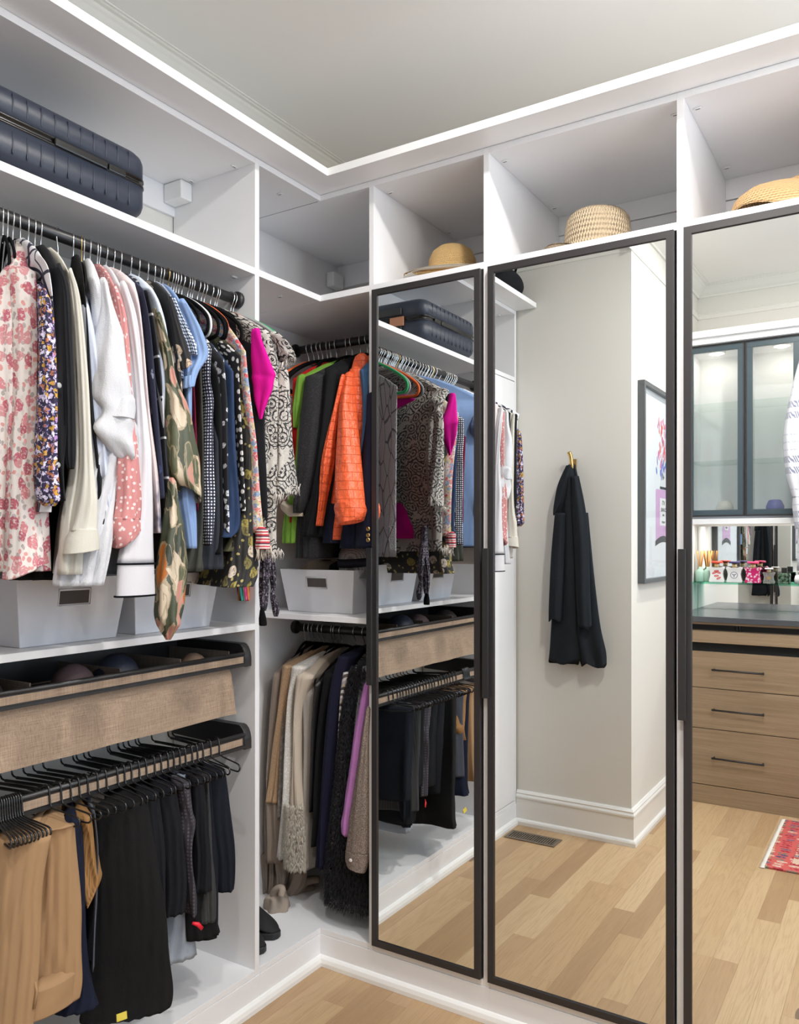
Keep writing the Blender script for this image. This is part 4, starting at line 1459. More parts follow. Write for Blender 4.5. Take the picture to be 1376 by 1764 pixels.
def storage_bin(label, c, wx, wy, face, h=.165):
    """flared fabric box; c centre of the base, wx/wy its half sizes, face the side with the handle slot"""
    t = thing('storage_bin', label, 'bin', c, 'white fabric storage bins')
    fl_ = .022
    A = lambda k, ins=0: [(c[0] + sx * (wx + fl_ * k - ins), c[1] + sy * (wy + fl_ * k - ins), c[2] + .0005 + h * k) for sx, sy in ((-1, -1), (1, -1), (1, 1), (-1, 1))]
    m = MB()
    vs = A(0) + A(1) + A(1, .004) + [(p[0], p[1], p[2] + .004) for p in A(0, .004)]
    fs = [(3, 2, 1, 0)] + [(j, (j + 1) % 4, 4 + (j + 1) % 4, 4 + j) for j in range(4)] + [(4 + j, 4 + (j + 1) % 4, 8 + (j + 1) % 4, 8 + j) for j in range(4)] + [(8 + j, 8 + (j + 1) % 4, 12 + (j + 1) % 4, 12 + j) for j in range(4)] + [(12, 13, 14, 15)]
    m.add(vs, fs, False)
    fixn(m.build('box', binm, t, bevel=.002))
    z0, z1, hw = .60 * h, .80 * h, .042
    if face == 'x':
        q = lambda y, z, o: (c[0] + wx + fl_ * z / h + o, y, c[2] + z)
        s0, s1 = c[1] - hw, c[1] + hw
    else:
        q = lambda s, z, o: (s, c[1] - wy - fl_ * z / h - o, c[2] + z)
        s0, s1 = c[0] - hw, c[0] + hw
    vs = [q(s0, z0, .0008), q(s1, z0, .0008), q(s1, z1, .0008), q(s0, z1, .0008)] + [q(s0, z0, -.003), q(s1, z0, -.003), q(s1, z1, -.003), q(s0, z1, -.003)]
    fixn(MB().add(vs, [(0, 1, 2, 3), (7, 6, 5, 4)] + [(j, j + 4, (j + 1) % 4 + 4, (j + 1) % 4) for j in range(4)], False).build('handle_slot', slotm, t))
    e = .004
    loop = [q(s0 - e, z0 - e, .001), q(s1 + e, z0 - e, .001), q(s1 + e, z1 + e, .001), q(s0 - e, z1 + e, .001)]
    fixn(MB().tube(loop, .0022, 4, True).build('slot_rim', solid('slot_rim', (.74, .74, .76), .6), t))
    return t


storage_bin('white fabric bin under the pale blouses in the left bay', (-1.92, 1.285, ZM), .135, .138, 'x')
storage_bin('white fabric bin beside the corner post in the left bay', (-1.92, 1.625, ZM), .135, .138, 'x')
storage_bin('white fabric bin on the corner unit middle shelf, full of hats', (-1.80, 2.47, ZM), .145, .150, 'y', .155)

# hats in the corner bin
def hat(name, label, c, crown_prof, brim, mat, tilt=(0, 0, 0), band=None, wob=0.0, group=None):
    t = thing(name, label, 'hat', c, group)
    w = (lambda r, a: wob * math.sin(2 * a + 1) * max(0, (r - crown_prof[0][0]) / max(.001, brim[-1][0] - crown_prof[0][0]))) if wob else None
    o1 = fixn(MB().lathe(brim + crown_prof + [(r - .003, z - .004) for r, z in crown_prof[::-1][1:]] + [(r, z - .004) for r, z in brim[::-1]], c, 48, (False, False), wob=w).build('crown_and_brim', mat, t))
    if band:
        fixn(MB().lathe([(band[0], band[1]), (band[0] + .002, band[1]), (band[3] + .002, band[2]), (band[3], band[2])], c, 48, (False, False)).build('hat_band', band[4], t))
    t.rotation_euler = tilt
    return t


def dome(r, h, top=.45, steps=9):
    return [(r * (1 - (1 - math.cos(math.pi / 2 * k / steps)) * 1.0) if k < steps else .002, h * math.sin(math.pi / 2 * k / steps)) for k in range(steps + 1)]


navyb = solid('navy_band', (.008, .009, .018), .7)
hat('fedora', 'grey woven hat with a navy band in the corner bin', (-1.685, 2.46, 1.352), [(.108, .005), (.106, .03), (.100, .07), (.085, .095), (.04, .105), (.002, .106)],
    [(.135, -.012), (.12, -.002)], mk('grey_mesh', lambda n: (lambda x: (x.col(x.ramp(x.vor(220, rnd=.1).outputs['Distance'], [(.2, (.62, .62, .60)), (.6, (.16, .16, .165))])), x)[1])(N(n, .7))),
    (.10, -.05, 0), (.1085, .022, .052, .1045, navyb))
hat('sun_visor', 'taupe visor lying in the corner bin', (-1.855, 2.46, 1.352), [(.09, .004), (.085, .025), (.05, .034), (.002, .035)], [(.115, 0), (.1, .003)], cloth('taupe_visor', (.22, .17, .13)), (.1, .1, 0))
hat('pink_trim_cap', 'dark cap edged with bright pink piping in the corner bin', (-1.77, 2.45, 1.352), [(.075, .004), (.07, .02), (.04, .03), (.002, .031)], [(.095, -.002), (.085, .002)], VELVET, (.12, .05, 0), (.0945, -.004, .004, .0955, solid('pink_piping', (.65, .01, .15), .5)))

# ------------------------------------------------------------------ hats on the top shelves
hat('bucket_hat', 'tan straw hat with rounded crown and white brim on the first top shelf', (-1.31, 2.42, ZS + .018), [(.082, .01), (.083, .05), (.079, .085), (.068, .110), (.048, .126), (.024, .133), (.002, .134)],
    [(.165, .020), (.14, .012), (.11, .006)], straw('tan_straw', (.45, .23, .07), (.85, .56, .24), 170, 110), (0, 0, 0), None, .006)
bh = bpy.data.objects['bucket_hat']
fixn(MB().lathe([(.165, .0215), (.14, .0135), (.105, .0085), (.105, .000), (.14, .006), (.168, .016)], (-1.31, 2.42, ZS + .018), 48, (False, False), wob=lambda r, a: .006 * math.sin(2 * a + 1) * max(0, (r - .082) / .083)).build('white_brim_cover', solid('white_straw', (.74, .71, .64), .8), bh))['label'] = 'white brim'
hat('straw_boater', 'flat topped natural straw hat with frayed weave on the second top shelf', (-.815, 2.44, ZS + .014), [(.103, .008), (.103, .05), (.099, .10), (.095, .125), (.083, .140), (.05, .146), (.002, .147)],
    [(.165, .004), (.14, .002), (.118, .004)], straw('natural_straw', (.10, .07, .04), (.46, .36, .24), 58, 70), (-.04, .03, .3), None, .006)
hat('sun_hat', 'wide floppy honey straw sun hat on the right top shelf', (-.225, 2.47, ZS + .007), [(.095, .098), (.085, .115), (.06, .128), (.03, .134), (.002, .135)],
    [(.215, -.006), (.205, .030), (.18, .058), (.145, .082), (.11, .095)], straw('honey_straw', (.22, .11, .04), (.58, .36, .17), 110, 120), (0, 0, .4), None, .006)

# ------------------------------------------------------------------ suitcase and duffel bag
shell = mk('navy_shell', lambda n: (lambda x: (x.col(x.mix(x.noise(5), (.020, .027, .045), (.026, .033, .052))), x.bump(x.noise(900), .12), x)[2])(N(n, .42)))


def rounded(cx, cz, hx, hz, r, n=5):
    out = []
    for sx, sz, a0 in ((1, 1, 0), (-1, 1, 90), (-1, -1, 180), (1, -1, 270)):
        for k in range(n + 1):
            a = math.radians(a0 + 90 * k / n)
            out.append((cx + sx * (hx - r) + r * math.cos(a), cz + sz * (hz - r) + r * math.sin(a)))
    return out


sc_ = thing('suitcase', 'navy ribbed hard shell suitcase lying flat on the left hat shelf', 'suitcase', (-1.9, 1.24, ZS))
sx0, sx1, sy0, sy1, sz0, sz1 = -2.06, -1.724, 1.0, 1.484, ZS + .004, ZS + .190


def shell_half(z0, z1, top, name):
    """half shell, rounded in plan and at its outer rim"""
    cx, cy, hx, hy = (sx0 + sx1) / 2, (sy0 + sy1) / 2, (sx1 - sx0) / 2, (sy1 - sy0) / 2
    rows = []
    for k, ins in ((0, 0), (.55, 0), (.72, .004), (.86, .014), (.95, .026), (1.0, .042)):
        z = z0 + (z1 - z0) * (k if top else 1 - k)
        rows.append([(p[0], p[1], z) for p in rounded(cx, cy, hx - ins, hy - ins, .045 - ins * .3)])
    return fixn(MB().rings(rows).build(name, shell, sc_))


zmid = (sz0 + sz1) / 2 + .004
up_ = shell_half(zmid + .008, sz1, True, 'upper_shell')
lo_ = shell_half(sz0, zmid - .008, False, 'lower_shell')
fixn(MB().rings([[(p[0], p[1], z) for p in rounded((sx0 + sx1) / 2, (sy0 + sy1) / 2, (sx1 - sx0) / 2 + i, (sy1 - sy0) / 2 + i, .045)] for z, i in ((zmid - .012, -.002), (zmid - .010, .002), (zmid - .006, .002), (zmid - .005, -.004), (zmid + .005, -.004), (zmid + .006, .002), (zmid + .010, .002), (zmid + .012, -.002))]).build('zip_band', solid('zip_black', (.006, .006, .006), .25), sc_))
for k in range(11):
    y = sy0 + .055 + k * .036
    for par, za, zb in ((up_, zmid + .018, sz1 - .022), (lo_, sz0 + .022, zmid - .018)):
        fixn(MB().tube([(sx1 - .0008, y, za), (sx1 - .0002, y, za + .006), (sx1 - .0002, y, zb - .004), (sx1 - .003, y, zb)], [.0005, .0022, .0022, .0008], 6).build('rib', shell, par))
h1 = fixn(box(sx1 - .002, sx1 + .007, 1.195, 1.345, zmid - .0105, zmid + .0105).build('side_handle', MATS['zip_black'], sc_, bevel=.004))
fixn(box(sx1 - .002, sx1 + .005, 1.350, 1.402, zmid - .009, zmid + .009).build('latch', solid('latch_black', (.01, .01, .01), .2), sc_, bevel=.003))
# end with telescopic handle and tag
fixn(MB().box(sx0 + .05, sx1 - .11, sy1 - .001, sy1 + .012, zmid + .018, zmid + .05).box(sx0 + .05, sx1 - .11, sy1 - .001, sy1 + .012, zmid - .07, zmid - .03).build('pull_handle', BLACK, sc_, bevel=.005))
fixn(box(sx1 - .17, sx1 - .10, sy1 + .001, sy1 + .008, zmid - .028, zmid + .012).build('luggage_tag', solid('tan_leather', (.50, .22, .12), .5), sc_, bevel=.002))
fixn(MB().lathe([(.002, 0), (.022, 0), (.024, .004), (.022, .010), (.002, .012)], (sx1 - .05, sy0 - .013, sz1 - .05), 16, axis='y').build('wheel', BLACK, sc_))

db = thing('duffel_bag', 'black soft duffel bag on the hat shelf by the hook wall', 'bag', (-1.9, .68, ZT + .027))
rows = []
for k in range(9):
    a = k / 8
    w = .085 * (math.sin(math.pi * (.12 + .76 * a)) ** .45)
    rows.append([(-1.74 + w * 1.25 * math.cos(t), .565 + .28 * a, ZT + .027 + .075 + max(-.075, w * .95 * math.sin(t))) for t in [2 * math.pi * q / 18 for q in range(18)]])
fixn(MB().rings(rows).build('bag_body', cloth('bag_nylon', (.012, .013, .016)), db, sub=1))
fixn(MB().tube(smooth_path([(-1.70, .63, ZT + .155), (-1.67, .66, ZT + .205), (-1.67, .76, ZT + .205), (-1.70, .80, ZT + .155)], 5), .006, 6).build('handle', VELVET, db))

# ------------------------------------------------------------------ pull-out tray and trouser rack
RXF = -1.735


def side_piece(par, y0, y1, z0, z1):
    r = .05
    poly = [(XW + .03, z1), (RXF - r * .6, z1)] + [(RXF - r * .6 + r * .6 * math.sin(a), z1 - r + r * math.cos(a)) for a in [math.radians(q) for q in (20, 40, 60, 80, 90)]] + [(RXF, z0), (RXF - .04, z0), (XW + .03, z0 + .012)]
    return fixn(MB().prism(poly, 'y', y0, y1).build('side_piece', BLACK, par, bevel=.001))


tr = thing('pull_out_tray', 'pull out underwear tray faced with beige linen in a black frame', 'tray', (-1.9, 1.4, .93))
for y0, y1 in ((Y0 + .001, Y0 + .03), (Y1 - .03, Y1 - .001)):
    side_piece(tr, y0, y1, 1.068, 1.139)
ya, yb_ = Y0 + .03, Y1 - .03
fixn(MB().tube([(RXF - .006, ya, 1.108), (RXF - .006, yb_, 1.108)], .0065, 10).box(RXF - .012, RXF - .002, ya, yb_, 1.074, 1.106).box(RXF - .014, RXF, ya, yb_, 1.070, 1.077).build('front_rail', BLACK, tr))
fixn(box(RXF - .004, RXF + .0005, ya + .01, yb_ - .008, 1.082, 1.1005).build('linen_strip', LINEN, tr))
fixn(box(XW + .04, XW + .055, ya, yb_, 1.066, 1.155).build('back_rail', BLACK, tr))
rows = []
for z, ins, fx in ((1.068, .02, -.022), (1.05, .016, -.018), (1.0, .014, -.010), (.95, .012, -.006), (.930, .008, -.004)):
    rows.append([(XW + .05, ya + ins, z), (XW + .05, yb_ - ins - .025, z)] + [(RXF + fx, yb_ - ins - .025 + (yb_ - ya - 2 * ins - .03) * -k / 14, z + .0015 * math.sin(k * 1.3 + z * 40)) for k in range(15)])
m_ = MB().rings(rows, cap=(False, True), smooth=False)
fixn(m_.build('linen_box', LINEN, tr))
fixn(box(XW + .055, RXF - .03, ya + .03, yb_ - .05, 1.058, 1.061).build('tray_base', solid('tray_black', (.012, .012, .013), .9), tr))
for y in (1.16, 1.42, 1.63, 1.825):
    fixn(box(XW + .06, RXF - .032, y, y + .004, 1.061, 1.118).build('divider', TAUPEF, tr))
for (lab, x, y, m, r) in (('mauve padded bra cup in the linen tray', -1.845, 1.335, solid('mauve_satin', (.13, .085, .095), .6), .058), ('navy padded bra cup in the linen tray', -1.85, 1.475, solid('navy_satin', (.018, .024, .045), .5), .066),
                          ('tan padded bra cup in the linen tray', -1.83, 1.74, solid('tan_satin', (.25, .17, .12), .6), .045), ('dark padded bra cup at the near end of the linen tray', -1.845, 1.08, solid('dark_satin', (.03, .022, .024), .6), .06)):
    t = thing('bra', lab, 'bra', (x, y, 1.0615), 'folded bras in the tray')
    fixn(MB().lathe([(r, .0005), (r * .97, r * .45), (r * .8, r * .85), (r * .55, r * 1.1), (r * .25, r * 1.25), (.001, r * 1.28)], (x, y, 1.0615), 24).build('cup', m, t))
    fixn(MB().tube([(x - r, y - .01, 1.068), (x - r * 1.5, y, 1.073), (x - r * 2.2, y + .03, 1.068)], .004, 6).build('strap', m, t))

pr = thing('trouser_rack', 'pull out trouser rack with a linen faced front bar', 'rack', (-1.9, 1.4, .82))
for y0, y1 in ((Y0 + .001, Y0 + .03), (Y1 - .03, Y1 - .001)):
    side_piece(pr, y0, y1, .812, .886)
fixn(MB().tube([(RXF - .006, ya, .858), (RXF - .006, yb_, .858)], .0075, 10).box(RXF - .012, RXF - .002, ya, yb_, .818, .856).box(RXF - .014, RXF, ya, yb_, .816, .824).build('front_rail', BLACK, pr))
fixn(box(RXF - .004, RXF + .0005, ya + .006, yb_ - .012, .829, .849).build('linen_strip', LINEN, pr))
fixn(MB().tube([(XW + .06, ya, .880), (XW + .06, yb_, .880)], .006, 10).build('back_rail', BLACK, pr))

rails = [-4, 0, 4, 8, 12, 16, 20, 24, 28, 32, 36, 83.6, 103.6, 120, 135, 150, 167, 182, 201.6, 214, 225.7, 239, 251, 266, 277, 289, 298.6, 309, 318.6, 330, 339, 349, 363, 377]
tips = [22, 29, 35, 42, 49, 56, 62, 68, 75, 81, 88, 137, 157, 174, 187, 200, 217, 231, 246, 255, 269, 282.5, 296, 304, 318, 329, 342, 353, 363, 374, 384.5, 389.5, 398, 414.6]
wire = solid('black_wire', (.014, .014, .015), .25)
XT = -1.625
TP = None
for k, (a, b) in enumerate(zip(rails, tips)):
    ya_, yb2 = at(a, 1350, 'x', RXF).y, at(b, 1350, 'x', XT).y
    rz = math.atan2(yb2 - ya_, XT - RXF)
    rz = max(-.62, min(.1, rz))
    lab = 'black open ended wire trouser hanger on the linen faced bar'
    if k < 11:
        lab = ['first', 'second', 'third', 'fourth', 'fifth', 'sixth', 'seventh', 'eighth', 'ninth', 'tenth', 'last'][k] + ' bare black wire trouser hanger from the left end of the bar'
    elif k == len(rails) - 1:
        lab = 'empty black wire trouser hanger at the right end of the bar'
    if TP is None:
        TP = thing('trouser_hanger', lab, 'hanger', (0, 0, 0), 'wire trouser hangers')
        pth = [(-.27, 0, .028), (-.262, 0, .0), (-.24, 0, -.018), (-.10, 0, -.012), (-.03, 0, -.006), (-.018, 0, .012), (-.006, 0, .019), (.006, 0, .014), (.010, 0, -.010), (.013, 0, -.024), (.024, 0, -.032), (.08, 0, -.037),
               (.108, 0, -.040), (.116, 0, -.049), (.110, 0, -.059), (.09, 0, -.062), (0, 0, -.060), (-.15, 0, -.058), (-.24, 0, -.056)]
        fixn(MB().tube(smooth_path(pth, 4), .0024, 6).build('wire', wire, TP))
        fixn(MB().tube([(-.24, 0, -.018), (-.16, 0, -.013), (-.05, 0, -.008)], .0042, 6).build('sheath', solid('wire_sheath', (.008, .008, .008), .6), TP))
        o = TP
    else:
        o = copy_tree(TP)
        o['label'] = lab
    if k < 11:
        o['group'] = 'bare trouser hangers'
    else:
        o['group'] = 'wire trouser hangers'
    FREE['trouser'].append((ya_, o, 'wire trouser hanger')) if 11 <= k < len(rails) - 1 else None
    o.location = (RXF - .006, ya_, .853)
    o.rotation_euler = (0, 0, rz)

GT = 'trousers on the rack'
PT = -1.655
Q = lambda *a, **k: garment(*a[:3], a[3], 'x', k.pop('plane', PT), group=GT, flat=True, pleat=k.pop('pleat', .008), length=k.pop('length', .30), depth=.012, rod='trouser', **k)
khaki = cloth('khaki_twill', (.36, .225, .12), (.33, .20, .105), bump=.2)
Q('khaki_trousers', 'khaki trousers with turned cuffs at the left edge of the rack', khaki, 'trousers', amp=.005, neck=at(25, 1400, 'x', PT).y + .10,
  body=[(1418, 0, 60), (1450, -20, 75), (1550, -30, 60), (1650, -40, 52), (1764, -50, 42), (1790, -52, 40)])
def loopx(t):
    p = at(60, 1692, 'x', PT + .03)
    fixn(MB().tube([p, p + Vector((.004, .002, -.02)), p + Vector((.003, -.004, -.055))], .0035, 6).build('belt_loop', khaki, t))
Q('khaki_slacks', 'folded khaki slacks with a belt loop, beside the navy trousers', khaki, 'trousers', amp=.006, neck=at(85, 1400, 'x', PT).y + .09, extra=loopx,
  body=[(1412, 40, 118), (1440, 62, 122), (1520, 62, 126), (1620, 52, 131), (1700, 42, 134), (1738, 38, 130)],
  arms=[([(1688, 42, 134), (1710, 41, 134), (1738, 38, 130)], dict(name='waistband', depth=.03, amp=.002, nf=3))])
Q('navy_trousers', 'navy trousers between the khaki slacks and tan corduroys', cloth('navy_twill', (.006, .009, .022), (.008, .011, .027)), 'trousers',
  body=[(1402, 110, 136), (1450, 122, 143), (1600, 130, 150), (1700, 126, 158), (1750, 100, 164)], neck=at(120, 1400, 'x', PT).y + .09)
Q('corduroy_trousers', 'tan corduroy trousers bunched on the rack', bands('corduroy', [(.30, .155, .05), (.36, .19, .07), (.22, .11, .035)], 70, 'Y', dist=1), 'trousers', amp=.008,
  body=[(1392, 132, 158), (1440, 142, 164), (1500, 144, 173), (1525, 144, 177), (1565, 145, 156)], neck=at(145, 1395, 'x', PT).y + .08)
Q('slate_trousers', 'slim slate grey trousers beside the tan corduroys', cloth('slate', (.10, .11, .14)), 'trousers',
  body=[(1390, 158, 168), (1480, 164, 174), (1600, 158, 168), (1675, 156, 164)], neck=at(160, 1390, 'x', PT).y + .08)
blkp = cloth('black_wool', (.0055, .0055, .006), (.009, .009, .0095), bump=.6)
blk2 = cloth('soft_black', (.006, .007, .009), (.010, .011, .015), bump=.6)
def ytag(t):
    p = at(201, 1748, 'x', PT + .03)
    fixn(MB().add([p, p + Vector((0, .03, -.006)), p + Vector((.004, .028, -.022)), p + Vector((.004, -.002, -.016)), p + Vector((-.002, 0, 0)), p + Vector((-.002, .03, -.006)), p + Vector((.002, .028, -.022)), p + Vector((.002, -.002, -.016))],
                  [(0, 1, 2, 3), (7, 6, 5, 4), (0, 4, 5, 1), (1, 5, 6, 2), (2, 6, 7, 3), (3, 7, 4, 0)], False).build('paper_tag', solid('yellow_tag', (.62, .50, .07), .6), t))
Q('wide_black_trousers', 'wide black wool trousers with a small yellow tag at the hem', blkp, 'trousers', amp=.009, extra=ytag, neck=at(215, 1390, 'x', PT).y + .08,
  body=[(1386, 172, 244), (1450, 168, 250), (1550, 164, 260), (1650, 162, 272), (1720, 158, 280), (1756, 150, 276), (1764, 152, 268)])
Q('black_trousers', 'black trousers behind the wide wool pair', blk2, 'trousers', amp=.005,
  body=[(1374, 246, 276), (1460, 252, 284), (1560, 266, 289), (1622, 274, 289)], neck=at(262, 1375, 'x', PT).y + .06)
Q('black_slacks', 'soft black slacks with angled hem in the middle of the rack', blk2, 'trousers', amp=.005,
  body=[(1364, 276, 306), (1440, 284, 318), (1520, 288, 322), (1580, 286, 320)], neck=at(292, 1365, 'x', PT).y + .05)
Q('grey_jeans', 'pale grey jeans hanging low behind black slacks', cloth('pale_grey_denim', (.26, .30, .36), (.34, .38, .44)), 'jeans', plane=-1.72,
  body=[(1350, 300, 322), (1480, 305, 326), (1580, 296, 334), (1660, 280, 338)], neck=at(312, 1350, 'x', -1.70).y + .04)
Q('plaid_trousers', 'grey and black houndstooth plaid trousers', pane('plaid', (.085, .075, .095), (.03, .026, .034), 30, 30, .62), 'trousers', amp=.007,
  body=[(1352, 308, 330), (1400, 316, 336), (1425, 318, 342), (1470, 322, 336), (1540, 324, 340), (1582, 328, 341)], neck=at(320, 1350, 'x', PT).y + .04)
def rtag(t):
    p = at(331, 1590, 'x', PT - .01)
    fixn(MB().tube([p, p + Vector((.01, .012, -.006)), p + Vector((.014, .024, -.022))], [.004, .007, .006], 6, flat=((1, 0, 0), .3)).build('tag', solid('red_ribbon', (.70, .01, .03), .5), t))
Q('black_pyjama_trousers', 'black pyjama trousers with a red ribbon tag near the hem', MATS['black_cotton'], 'trousers', plane=-1.67, extra=rtag,
  body=[(1340, 334, 352), (1450, 338, 360), (1560, 334, 372), (1618, 338, 384)], neck=at(343, 1340, 'x', -1.67).y + .03)
Q('black_leggings', 'slim black leggings between plaid and ribbed trousers', blk2, 'trousers',
  body=[(1340, 332, 352), (1440, 338, 362), (1540, 340, 366)], neck=at(342, 1340, 'x', PT).y + .03)
Q('ribbed_trousers', 'dark grey ribbed knit trousers toward the right of the rack', bands('dark_rib', [(.022, .023, .024), (.035, .036, .038), (.018, .018, .019)], 60, 'Y', dist=.3), 'trousers',
  body=[(1330, 352, 364), (1440, 354, 369), (1540, 352, 374), (1592, 350, 375)], neck=at(358, 1330, 'x', PT).y + .02)
Q('navy_black_trousers', 'midnight navy trousers at the right end of the rack', cloth('midnight', (.006, .008, .013), (.010, .012, .020), bump=.6), 'trousers', amp=.005,
  body=[(1320, 366, 392), (1420, 370, 402), (1490, 378, 408), (1538, 386, 408)], neck=at(378, 1320, 'x', PT).y + .01)
Q('midnight_slacks', 'long midnight slacks behind the right end of the rack', MATS['midnight'], 'trousers', plane=-1.68,
  body=[(1320, 360, 380), (1420, 362, 386), (1560, 364, 390), (1612, 366, 386)], neck=at(370, 1320, 'x', -1.68).y)

# ------------------------------------------------------------------ hook wall: coat hook, jacket, floor vent
hk = thing('coat_hook', 'curved brass wall hook above the dark jacket', 'hook', (-1.41, YH, 1.87))
fixn(box(-1.421, -1.399, YH, YH + .006, 1.80, 1.87).build('plate', BRASS, hk, bevel=.002))
fixn(MB().tube(smooth_path([(-1.41, YH + .005, 1.815), (-1.41, YH + .03, 1.81), (-1.41, YH + .045, 1.84), (-1.412, YH + .05, 1.875), (-1.417, YH + .062, 1.90)], 5), .011, 8, flat=((1, 0, 0), 1.0)).build('prong', BRASS, hk))
jkm = cloth('dark_teal_cotton', (.010, .013, .017), (.018, .022, .028), bump=.4)
jk = thing('jacket', 'dark jacket hanging by its collar from the brass hook', 'jacket', (-1.41, YH + .05, 1.4))


def drape(rows, yc, nm, amp=.006, nf=6, ph=0.0, n=30):
    full = interp(rows, 26)
    rs = []
    for i, (z, x, w, d) in enumerate(full):
        g = i / 25
        rs.append([(x + w * math.cos(a), yc + d * math.sin(a) * (1 + .35 * math.sin(nf * a + ph)) + amp * g * math.sin(5 * a + ph + 3 * g), z + .012 * g * math.sin(3 * a + ph)) for a in [2 * math.pi * k / n for k in range(n)]])
    return fixn(MB().rings(rs).build(nm, jkm, jk))


drape([[1.845, -1.412, .012, .012], [1.80, -1.415, .030, .02], [1.65, -1.42, .062, .026], [1.5, -1.42, .075, .028], [1.25, -1.42, .085, .028], [1.05, -1.425, .095, .026], [.93, -1.44, .088, .024], [.86, -1.455, .080, .022]], YH + .035, 'body', nf=5)
drape([[1.6, -1.36, .03, .02], [1.3, -1.345, .045, .022], [1.05, -1.33, .062, .022], [.92, -1.31, .07, .02], [.855, -1.30, .062, .018]], YH + .034, 'front_panel', nf=3, ph=1)
drape([[1.78, -1.385, .018, .014], [1.6, -1.365, .034, .02], [1.4, -1.352, .036, .02], [1.2, -1.345, .035, .02], [1.04, -1.335, .033, .018]], YH + .062, 'sleeve', amp=.003, nf=4, ph=2)
drape([[1.6, -1.46, .03, .018], [1.4, -1.475, .034, .02], [1.2, -1.485, .034, .02], [1.07, -1.49, .032, .018]], YH + .060, 'sleeve', amp=.003, nf=4, ph=3)
drape([[1.835, -1.42, .012, .01], [1.74, -1.45, .026, .012], [1.64, -1.475, .022, .01], [1.60, -1.495, .006, .006]], YH + .058, 'collar', amp=.001, nf=2)

vt = thing('floor_vent', 'dark bronze slotted floor vent beside the left plinth', 'vent', (-1.56, .71, 0))
bz = solid('vent_bronze', (.17, .135, .10), .5, .3)
va, vb, vc, vd = -1.69, -1.43, .658, .768
fixn(MB().box(va, vb, vc, vc + .016, .0005, .005).box(va, vb, vd - .016, vd, .0005, .005).box(va, va + .016, vc + .016, vd - .016, .0005, .005).box(vb - .016, vb, vc + .016, vd - .016, .0005, .005).build('frame', bz, vt, bevel=.001))
fixn(box(va + .016, vb - .016, vc + .016, vd - .016, .0004, .001).build('duct_shade', solid('vent_shade', (.004, .004, .004), .9), vt))  # black sheet under the slats stands in for the shade down the duct
for k in range(19):
    xx = va + .022 + k * .0119
    fixn(box(xx, xx + .0055, vc + .016, vd - .016, .001, .0045).build('slat', bz, vt))

# ------------------------------------------------------------------ picture wall
pc = thing('framed_print', 'tall black framed print of a pink perfume bottle topped with flowers', 'picture', (XP, 0, 1.75))
py0, py1, pz0, pz1 = -.45, .435, 1.252, 2.252
pf = solid('picture_frame_grey', (.075, .08, .085), .4)
fw = .022
fixn(MB().box(XP, XP + .035, py0, py1, pz1 - fw, pz1).box(XP, XP + .035, py0, py1, pz0, pz0 + fw).box(XP, XP + .035, py0, py0 + fw, pz0 + fw, pz1 - fw).box(XP, XP + .035, py1 - fw, py1, pz0 + fw, pz1 - fw).build('frame', pf, pc, bevel=.001))
xs = XP + .012
sheet_o = fixn(box(XP + .004, xs, py0 + fw, py1 - fw, pz0 + fw, pz1 - fw).build('paper', solid('print_paper', (.74, .76, .80), .6), pc))


def flat(poly, name, mat, h):
    """a flat printed shape on the sheet, poly in (y, z)"""
    return fixn(MB().prism(poly, 'x', xs + h, xs + h + .0003).build(name, mat, sheet_o))


pk = solid('print_pink', (.62, .38, .62), .6)
flat([(-.16, 1.46), (.145, 1.46), (.145, 1.725), (.13, 1.735), (-.145, 1.735), (-.16, 1.725)], 'bottle', pk, .0002)
ink = solid('print_ink', (.03, .03, .04), .6)
flat([(-.17, 1.445)] + [(-.17 + .325 * k / 8, 1.462 + .028 * math.sin(math.pi * k / 8)) for k in range(9)] + [(.155, 1.445)] + [(.155 - .325 * k / 8, 1.435 + .022 * math.sin(math.pi * k / 8)) for k in range(9)], 'bottle_base', ink, .0006)
flat([(-.075, 1.545), (.062, 1.545), (.062, 1.69), (-.075, 1.69)], 'label', solid('print_white', (.80, .79, .80), .6), .0006)
flat([(-.07, 1.738), (.06, 1.738), (.06, 1.752), (-.07, 1.752)], 'neck', ink, .0007)
flat([(-.06, 1.752), (.05, 1.752), (.035, 1.84), (-.045, 1.84)], 'stopper', solid('print_pale', (.70, .72, .76), .6), .0007)
rf = random.Random(4)
fl_cols = [solid('petal_%s' % n, c, .6) for n, c in (('coral', (.80, .16, .16)), ('pink', (.82, .22, .45)), ('rose', (.85, .40, .52)), ('red', (.75, .08, .10)), ('violet', (.30, .22, .62)), ('leaf', (.30, .42, .22)), ('blue', (.12, .22, .58)))]
for k in range(70):
    a = rf.uniform(0, 1)
    y = -.01 + rf.gauss(0, .062 * (1 - .3 * a))
    z = 1.80 + .30 * a
    c = fl_cols[rf.choice([4, 5, 6, 6, 1])] if a < .28 else fl_cols[rf.choice([0, 1, 1, 2, 2, 3])]
    L, wd = rf.uniform(.025, .06), rf.uniform(.008, .02)
    th = math.pi / 2 + rf.uniform(-.6, .6) + (y * -2.5)
    q = [(math.cos(t) * L / 2 * (1 if math.cos(t) > 0 else .8), math.sin(t) * wd / 2) for t in [k2 * math.pi / 4 for k2 in range(8)]]
    flat([(y + p * math.cos(th) - r * math.sin(th), z + p * math.sin(th) + r * math.cos(th)) for p, r in q], 'petal', c, .0010 + .00012 * (k % 12))


